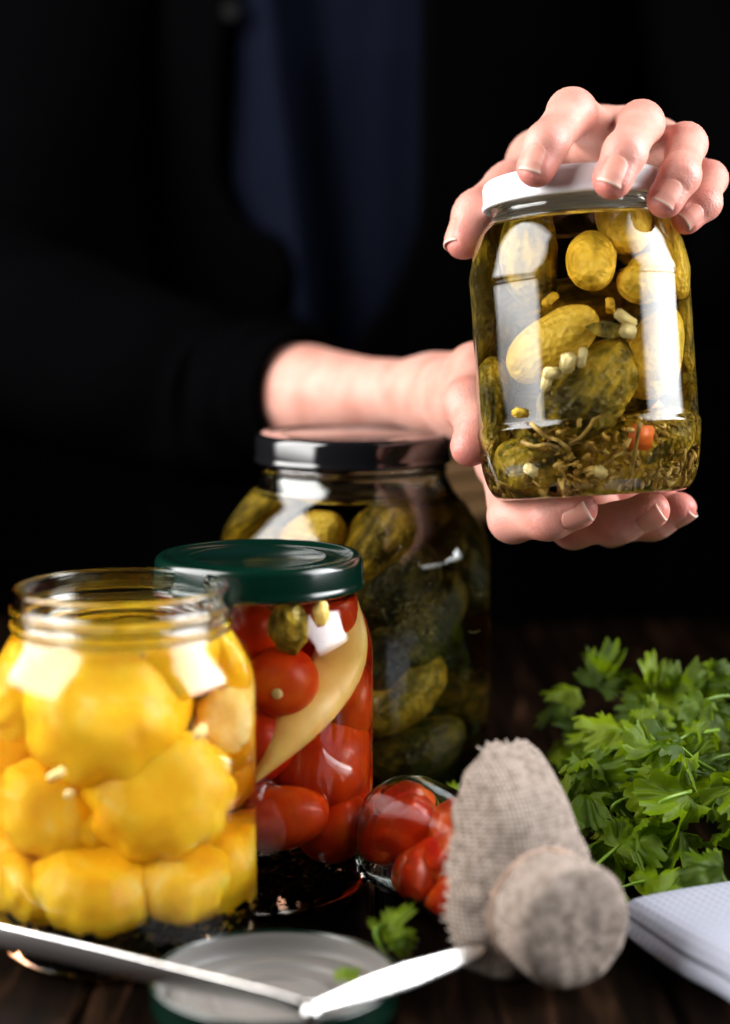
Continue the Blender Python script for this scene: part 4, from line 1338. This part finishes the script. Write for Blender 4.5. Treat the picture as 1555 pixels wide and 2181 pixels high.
def burlap_point(ph, q):
    """q in [-1,0]: cap over the lid (centre at -1); q in (0,1]: skirt behind the string"""
    c, s_ = math.cos(ph), math.sin(ph)
    fold = math.cos(7 * ph + 1.2 * math.sin(2 * ph)) * .6 + mnoise.noise(Vector((c * 2, s_ * 2, 3.3)))
    if q <= 0:
        t = -q
        capz = [0, .10, .22, .34, .46, .58, .68, .78, 1.0]
        rr = float(np.interp(t, capz, [.0192, .0196, .0203, .0205, .0202, .0192, .0160, .0095, 0]))
        zz = float(np.interp(t, capz, [ZS, ZS + .0045, ZS + .0095, ZS + .0140, ZS + .0180, ZS + .0202, ZS + .0216, ZS + .0220, ZS + .0221]))
        w = max(0, 1 - t / .45)
        rr += .0007 * fold * w * min(1, t / .1) + .0006 * mnoise.noise(Vector((c * 3, s_ * 3, t * 6))) * (1 - t)
        zz += .0006 * mnoise.noise(Vector((c * rr * 200, s_ * rr * 200, 9)))
        return Vector((c * rr, s_ * rr, zz)), Vector((c * t * .05, s_ * t * .05, 0))
    L = float(np.interp(math.degrees(ph), [p[0] for p in Lphi], [p[1] for p in Lphi]))
    L *= 1 + .07 * mnoise.noise(Vector((c * 6, s_ * 6, 1)))
    rr = .0196 + q * L * (0.97 - .10 * q) + .004 * (q ** .5) * (1 - q)
    zz = ZS - .004 * q ** .5 - .010 * q * q * (L / .028) + .0050 * fold * q ** .6 * (1 - .35 * q)
    zz -= .012 * max(0, math.sin(ph)) * q * q
    zz -= .005 * math.exp(-((ph - 2.72) / .10) ** 2) * q ** .6
    p = Vector((c * rr, s_ * rr, zz))
    w = LMx @ p
    if w.z < .0012:
        p = LMx.inverted() @ Vector((w.x, w.y - (.0012 - w.z) * .4, .0012 + .0006 * math.sin(ph * 20)))
    return p, Vector((c * (.0204 + q * L), s_ * (.0204 + q * L), 0))


NP_, NQ = 150, 46
qs = [-1 + i / 22 for i in range(23)] + [(i + 1) / (NQ - 23) for i in range(NQ - 23)]
vs, fs, wv_ = [], [], []
for q in qs:
    for k in range(NP_):
        ph = -PI + 2 * PI * k / NP_
        p, w = burlap_point(ph, q)
        p = p + Vector((0, 0, .0004)) * mnoise.noise(p * 130) * (1 if q > .15 or q < -.2 else 0); vs.append(p); wv_.append(w)
for i in range(len(qs) - 1):
    for k in range(NP_):
        k2 = (k + 1) % NP_
        fs.append((i * NP_ + k, i * NP_ + k2, (i + 1) * NP_ + k2, (i + 1) * NP_ + k))
cov = MB().add((vs, fs)).build("burlap_cover", M["burlap"], lj)
wa = cov.data.attributes.new("weave", 'FLOAT_VECTOR', 'POINT'); wa.data.foreach_set("vector", np.array([tuple(w) for w in wv_], np.float32).ravel())
sd = cov.modifiers.new("thick", 'SOLIDIFY'); sd.thickness = .0007; sd.offset = 0
M["thread"] = simple("burlap_thread", (0.50, 0.43, 0.37), 0.9, spec=.05)
mb = MB()
for k in range(150):
    ph = -PI + 2 * PI * (k + random.random()) / 150
    if not (.7 < ph < 1.75 or ph > 2.35 or ph < -2.6): continue
    if k % 2 and ph < 2: continue
    p, _ = burlap_point(ph, 1.0); p0, _ = burlap_point(ph, .93)
    d = (p - p0).normalized()
    L = random.uniform(.0010, .0034)
    j = Vector(rng.normal(size=3)) * .16
    mb.add(tube([p0, p, p + (d + j * .5).normalized() * L * .6, p + (d + j).normalized() * L], [.00028, .00026, .00022, .00016], 5))
    if k % 3 == 0:                                      # cross threads between the frayed ends
        ph2 = ph + .045
        a_ = p + d * L * .3; b_ = burlap_point(ph2, 1.0)[0] + d * L * .3
        mb.add(tube([a_, (a_ + b_) / 2 + j * .001, b_], .0002, 5))
fr = mb.build("frayed_threads", M["thread"], lj); fr["kind"] = "stuff"
M["twine"] = mottled("twine", [(0.3, (.40, .26, .19)), (.7, (.58, .42, .33))], 300, .8, .5, 900)
mb = MB()
pts = []
for i in range(200):
    a = 2 * PI * i / 50
    rr = .0200 + .0004 * math.sin(i * .7)
    pts.append((math.cos(a) * rr, math.sin(a) * rr, ZS - .0012 + .0026 * i / 200 + .0004 * math.sin(i * .3)))
mb.add(tube(pts, .00034, 6))
e0 = Vector(pts[62]);
mb.add(tube([e0, e0 + Vector((.002, .001, .006)), e0 + Vector((.003, -.004, .010)), e0 + Vector((.001, -.010, .013))], .0006, 6))
mb.build("string", M["twine"], lj)

# ------------------------------------------------------------------ waffle cloth, folded
def waffle():
    m, nt, b, o = new_mat("waffle_cotton")
    at_ = nd(nt, "ShaderNodeAttribute", attribute_name="weave")
    sep = nd(nt, "ShaderNodeSeparateXYZ"); nt.links.new(at_.outputs["Vector"], sep.inputs[0])
    ws = []
    for ax_ in ("X", "Y"):
        ml = nd(nt, "ShaderNodeMath", operation='MULTIPLY'); ml.inputs[1].default_value = 2 * PI / .0034
        nt.links.new(sep.outputs[ax_], ml.inputs[0])
        sn = nd(nt, "ShaderNodeMath", operation='SINE'); nt.links.new(ml.outputs[0], sn.inputs[0]); ws.append(sn)
    mx = nd(nt, "ShaderNodeMath", operation='MAXIMUM'); nt.links.new(ws[0].outputs[0], mx.inputs[0]); nt.links.new(ws[1].outputs[0], mx.inputs[1])
    r = ramp(nt, [(0.0, (.24, .25, .31)), (.8, (.33, .34, .40))])
    mr = nd(nt, "ShaderNodeMapRange"); mr.inputs["From Min"].default_value = -1; nt.links.new(mx.outputs[0], mr.inputs["Value"])
    nt.links.new(mr.outputs[0], r.inputs[0]); nt.links.new(r.outputs[0], b.inputs["Base Color"])
    bp = nd(nt, "ShaderNodeBump"); bp.inputs["Strength"].default_value = .6; bp.inputs["Distance"].default_value = .0005
    nt.links.new(mr.outputs[0], bp.inputs["Height"]); nt.links.new(bp.outputs[0], b.inputs["Normal"])
    b.inputs["Roughness"].default_value = .95; b.inputs["Specular IOR Level"].default_value = .05
    return m


M["waffle"] = waffle()
C0 = on_table(1282, 1985); C1 = on_table(1600, 2185)
ed = (C1 - C0).normalized(); sd_ = Vector((0, 0, 1)).cross(ed)
if sd_.x < 0: sd_ = -sd_
prof = [(.130, .0012), (.08, .0012), (.03, .0014), (.008, .0016), (.0015, .0032), (.0012, .0068), (.008, .0084), (.03, .0090), (.09, .0092), (.1285, .0094), (.1335, .0115), (.1325, .0150), (.126, .0166), (.09, .0168), (.04, .0168), (.012, .0164), (.0035, .0150), (.0005, .0118), (.0008, .0100)]
pr = [tuple(p) for p in spline(prof, 5)]
arc = [0.0]
for a_, b_ in zip(pr, pr[1:]): arc.append(arc[-1] + math.hypot(b_[0] - a_[0], b_[1] - a_[1]))
vs, fs, wv_ = [], [], []
ne = 80
ELEN = .16
for i in range(ne + 1):
    e_ = ELEN * i / ne
    q = min(1, e_ / .020)
    env = math.sqrt(max(0, 1 - (1 - q) ** 2))            # the corner rounds off
    for (s_, z_), A_ in zip(pr, arc):
        zz = z_ * (.30 + .70 * env) + .0012 * mnoise.noise(Vector((e_ * 30, s_ * 30, z_ * 50)))
        cut = .014 * (1 - env)
        w = C0 + ed * (e_ + .004 * mnoise.noise(Vector((s_ * 14, z_ * 140, 0)))) + sd_ * (cut + s_ * 1.0 + .0012 * mnoise.noise(Vector((e_ * 22, z_ * 100, 4))))
        vs.append((w.x, w.y, max(zz, .0009))); wv_.append((A_, e_, 0))
npf = len(pr)
for i in range(ne):
    for j in range(npf - 1):
        a_ = i * npf + j
        fs.append((a_, a_ + 1, a_ + npf + 1, a_ + npf))
cl = MB().add((vs, fs)).build("kitchen_cloth", M["waffle"])
tag(cl, "folded white waffle weave kitchen cloth beside the burlap capped jar", "cloth")
wa = cl.data.attributes.new("weave", 'FLOAT_VECTOR', 'POINT'); wa.data.foreach_set("vector", np.array(wv_, np.float32).ravel())
sdm = cl.modifiers.new("thick", 'SOLIDIFY'); sdm.thickness = .0010; sdm.offset = -1

# ------------------------------------------------------------------ cilantro
def leaf_mat():
    m, nt, b, o = new_mat("cilantro_leaf")
    tc = nd(nt, "ShaderNodeTexCoord"); oi = nd(nt, "ShaderNodeObjectInfo")
    n = nd(nt, "ShaderNodeTexNoise"); n.inputs["Scale"].default_value = 160; n.inputs["Detail"].default_value = 4
    nt.links.new(tc.outputs["Object"], n.inputs["Vector"])
    r = ramp(nt, [(.3, (.050, .095, .002)), (.6, (.135, .22, .003)), (.8, (.25, .35, .008))])
    ad = nd(nt, "ShaderNodeMath", operation='MULTIPLY_ADD'); ad.inputs[1].default_value = .7; 
    sb = nd(nt, "ShaderNodeMath", operation='SUBTRACT'); sb.inputs[1].default_value = .5
    nt.links.new(oi.outputs["Random"], sb.inputs[0]); nt.links.new(sb.outputs[0], ad.inputs[0]); nt.links.new(n.outputs["Fac"], ad.inputs[2])
    nt.links.new(ad.outputs[0], r.inputs[0]); nt.links.new(r.outputs[0], b.inputs["Base Color"])
    b.inputs["Roughness"].default_value = .34; b.inputs["Specular IOR Level"].default_value = .30
    bp = nd(nt, "ShaderNodeBump"); bp.inputs["Strength"].default_value = .35; bp.inputs["Distance"].default_value = .0004
    at_ = nd(nt, "ShaderNodeAttribute", attribute_name="vein")
    n2 = nd(nt, "ShaderNodeTexNoise"); n2.inputs["Scale"].default_value = 600
    nt.links.new(tc.outputs["Object"], n2.inputs["Vector"])
    a2 = nd(nt, "ShaderNodeMath", operation='ADD'); nt.links.new(at_.outputs["Fac"], a2.inputs[0]); nt.links.new(n2.outputs["Fac"], a2.inputs[1])
    nt.links.new(a2.outputs[0], bp.inputs["Height"]); nt.links.new(bp.outputs[0], b.inputs["Normal"])
    tr = nd(nt, "ShaderNodeBsdfTranslucent"); tr.inputs["Color"].default_value = (.22, .32, .004, 1)
    mx = nd(nt, "ShaderNodeMixShader"); mx.inputs[0].default_value = .40
    nt.links.new(b.outputs[0], mx.inputs[1]); nt.links.new(tr.outputs[0], mx.inputs[2]); nt.links.new(mx.outputs[0], o.inputs["Surface"])
    return m


M["leaf"] = leaf_mat()
M["stem"] = mottled("cilantro_stem", [(.3, (.10, .20, .012)), (.7, (.20, .32, .03))], 120, .4, .05, 200)


def cilantro_mesh(seed, fold=.25, wave=.18, droop=.25, thin=1.0):
    """fan of three lobes with rounded teeth; base at the origin, grows along +y, faces +z, unit length"""
    rs = random.Random(seed)
    na, nr = 84, 9
    lobes = [(0, .44, 1.0), (-.95, .40, .84), (.95, .40, .84), (-1.75, .34, .58), (1.75, .34, .58)]
    lobes = [(a + rs.uniform(-.08, .08), w, l * rs.uniform(.9, 1.05)) for a, w, l in lobes]
    vs, fs, ve = [(0, 0, 0)], [], [0.0]
    for k in range(na + 1):
        a = -2.15 + 4.3 * k / na
        e, vein = .42, 0.0
        for la, lw, ll in lobes:
            x = (a - la) / lw
            if abs(x) < 1.25:
                env = ll * max(0, 1 - abs(x / 1.25) ** 2.6) ** .42
                tooth = 1 - .19 * (.5 - .5 * math.cos(x * 3.2 * PI)) ** 1.6
                e = max(e, env * tooth)
            vein = max(vein, math.exp(-(x / .10) ** 2), .5 * math.exp(-((abs(x) - .42) / .08) ** 2))
        e *= 1 - .03 * math.sin(k * 2.3)
        for i in range(1, nr + 1):
            t = i / nr
            r_ = e * t
            x, y = math.sin(a) * r_ * .74 * thin, math.cos(a) * r_ * .74 + .24 * t * 0 + .10 * t
            z = -fold * abs(x) * .6 + wave * t * t * math.sin(a * 3.1 + seed) * .5 - droop * (x * x + y * y) * .8 + .028 * vein * t
            z += .20 * mnoise.noise(Vector((x * 3, y * 3, seed * 1.7))) + .06 * mnoise.noise(Vector((x * 9, y * 9, seed * 2.7)))
            vs.append((x, y, z)); ve.append(-vein)
    for k in range(na):
        b0, b1 = 1 + k * nr, 1 + (k + 1) * nr
        fs.append((0, b1, b0))
        for i in range(nr - 1):
            fs.append((b0 + i, b1 + i, b1 + i + 1, b0 + i + 1))
    me = mesh("leaf", vs, fs); me.materials.append(M["leaf"])
    me.polygons.foreach_set("use_smooth", [True] * len(me.polygons))
    e = me.attributes.new("vein", 'FLOAT', 'POINT'); e.data.foreach_set("value", np.array(ve, np.float32))
    return me


LEAVES = [cilantro_mesh(i, fold=[.1, .25, .4, .15, .55, .2][i % 6], wave=[.2, .35, .1, .5, .25, .4][i % 6], droop=[.1, .3, .45, .2, .15, .6][i % 6]) for i in range(10)]


def put_leaf(parent, base, grow, face, L, k, name="leaf"):
    y = Vector(grow).normalized(); z = Vector(face); z = (z - y * z.dot(y)).normalized(); x = y.cross(z)
    o = bpy.data.objects.new(name, LEAVES[k % len(LEAVES)]); COL.objects.link(o)
    mt = Matrix((x * L, y * L, z * L)).transposed().to_4x4(); mt.translation = Vector(base) - (parent.location if parent else Vector())
    o.matrix_local = mt
    if parent: o.parent = parent; o.matrix_parent_inverse = Matrix.Identity(4); o.matrix_basis = mt
    return o


def put_stem(parent, pts, r0, r1):
    P = [Vector(p) - parent.location for p in spline([tuple(p) for p in pts], 5)]
    m = len(P)
    return MB().add(tube(P, [r0 + (r1 - r0) * i / (m - 1) for i in range(m)], 7)).build("stem", M["stem"], parent)


BC = Vector((0.143, 0.735, 0))
bunch = tag(empty("cilantro_bunch", BC), "heap of fresh green cilantro with long stems on the dark table", "herbs")
rr_ = random.Random(21)
nleaf = 0


def dome(x, y):
    q = 1 - ((x - BC.x) / .078) ** 2 - ((y - BC.y) / .105) ** 2
    return .059 * math.sqrt(q) if q > 0 else 0


for i in range(132):
    for _ in range(50):
        x, y = rr_.uniform(.068, .206), rr_.uniform(.635, .838)
        if dome(x, y) > .004: break
    top = dome(x, y)
    layer = rr_.random() ** .55
    z = max(.006, top * (.25 + .78 * layer) + .012 * (mnoise.noise(Vector((x * 55, y * 55, 2)))))
    outw = Vector(((x - BC.x) / .078 ** 2 * .006, (y - BC.y) / .105 ** 2 * .006, z / .064 ** 2 * .006 + .3))
    face = (outw.normalized() + Vector((rr_.gauss(0, .55), rr_.gauss(-.35, .5), rr_.gauss(.2, .35)))).normalized()
    if face.z < -.1: face.z *= -1
    grow = Vector((rr_.gauss(-.15, .8), rr_.gauss(-.25, .7), rr_.gauss(-.15, .45)))
    L = rr_.uniform(.0165, .0265) * (1.12 if y < .70 else 1.0)
    put_leaf(bunch, (x, y, z), grow, face, L, i); nleaf += 1
    if i % 2 == 0:
        g = grow.normalized(); b0 = Vector((x, y, z))
        p1 = b0 - g * .012 - Vector((0, 0, .004)); p2 = b0 - g * .024 + Vector((.010, .012, -.014))
        for p in (p1, p2): p.z = max(p.z, .002)
        put_stem(bunch, [p2, p1, b0], .0008, .0005)
# sprays that stick out of the heap
for (bx, by, D, ex, ey, f, L, k) in [(1270, 1465, .79, 1312, 1385, (-.2, -1, .25), .0265, 1), (1395, 1480, .79, 1385, 1410, (0, -1, .5), .024, 3), (1440, 1485, .785, 1490, 1425, (.2, -1, .5), .024, 0), (1235, 1475, .80, 1145, 1466, (-.1, -.5, 1), .019, 2),
                                     (1215, 1500, .80, 1120, 1508, (-.1, -.35, 1), .018, 5), (1400, 1500, .775, 1360, 1570, (0, -1, .35), .021, 7), (1500, 1500, .77, 1540, 1560, (.2, -1, .3), .021, 6), (1430, 1570, .75, 1320, 1590, (0, -1, .6), .021, 4),
                                     (1470, 1620, .73, 1545, 1690, (.1, -1, .35), .024, 8), (1330, 1630, .745, 1300, 1700, (-.2, -1, .3), .020, 9), (1460, 1670, .715, 1400, 1740, (0, -1, .45), .023, 1), (1450, 1770, .695, 1400, 1850, (-.1, -1, .5), .023, 3),
                                     (1540, 1850, .665, 1460, 1880, (0, -1, .6), .022, 0), (1290, 1560, .77, 1215, 1580, (-.2, -.8, .5), .019, 2), (1250, 1620, .76, 1210, 1680, (-.3, -1, .2), .018, 4), (1330, 1760, .71, 1290, 1840, (-.3, -1, .3), .020, 6)]:
    a_, b_ = Vector(at(bx, by, D)), Vector(at(ex, ey, D - .004))
    put_leaf(bunch, a_, b_ - a_, f, L, k); nleaf += 1
put_stem(bunch, [at(1440, 1520, .79), at(1462, 1450, .79), at(1510, 1434, .79), at(1580, 1440, .79)], .0008, .0008)
put_stem(bunch, [at(1418, 1560, .75), at(1455, 1590, .742), at(1475, 1650, .735)], .0009, .0007)
put_stem(bunch, [at(1315, 1660, .735), at(1345, 1640, .730), at(1400, 1655, .727), at(1420, 1690, .725)], .0009, .0007)
put_stem(bunch, [at(1310, 1690, .73), at(1320, 1720, .725), at(1330, 1770, .72)], .0009, .0007)
put_stem(bunch, [at(1500, 1700, .72), at(1490, 1740, .70), at(1455, 1750, .70)], .0009, .0007)

# loose sprigs
sp = tag(empty("cilantro_sprig", on_table(850, 2035)), "curled cilantro sprig between the lying jar and the loose lid", "herbs")
b0 = Vector(on_table(830, 2050, .004))
put_stem(sp, [b0, Vector(at(800, 1985, .618)), Vector(at(830, 1968, .624))], .0009, .0008)
put_leaf(sp, at(812, 1990, .618), Vector((.9, .35, .75)), (-.4, -.7, .5), .0175, 1)
put_leaf(sp, at(830, 2010, .612), Vector((.9, .2, -.2)), (0, -.4, 1), .0105, 3)
lf = put_leaf(None, on_table(765, 2075, .0075), Vector((-.8, -.25, .05)), (.1, -.35, 1), .0105, 0, "cilantro_leaf")
tag(lf, "small cilantro leaf lying on the pale inside of the loose lid", "herbs")
bs = Vector(on_table(975, 1722, .012))
lf = put_leaf(None, bs, Vector((-.75, .1, .55)), (-.1, -.9, .5), .017, 2, "cilantro_leaf")
tag(lf, "small cilantro leaf between the burlap and the foot of the big jar", "herbs")
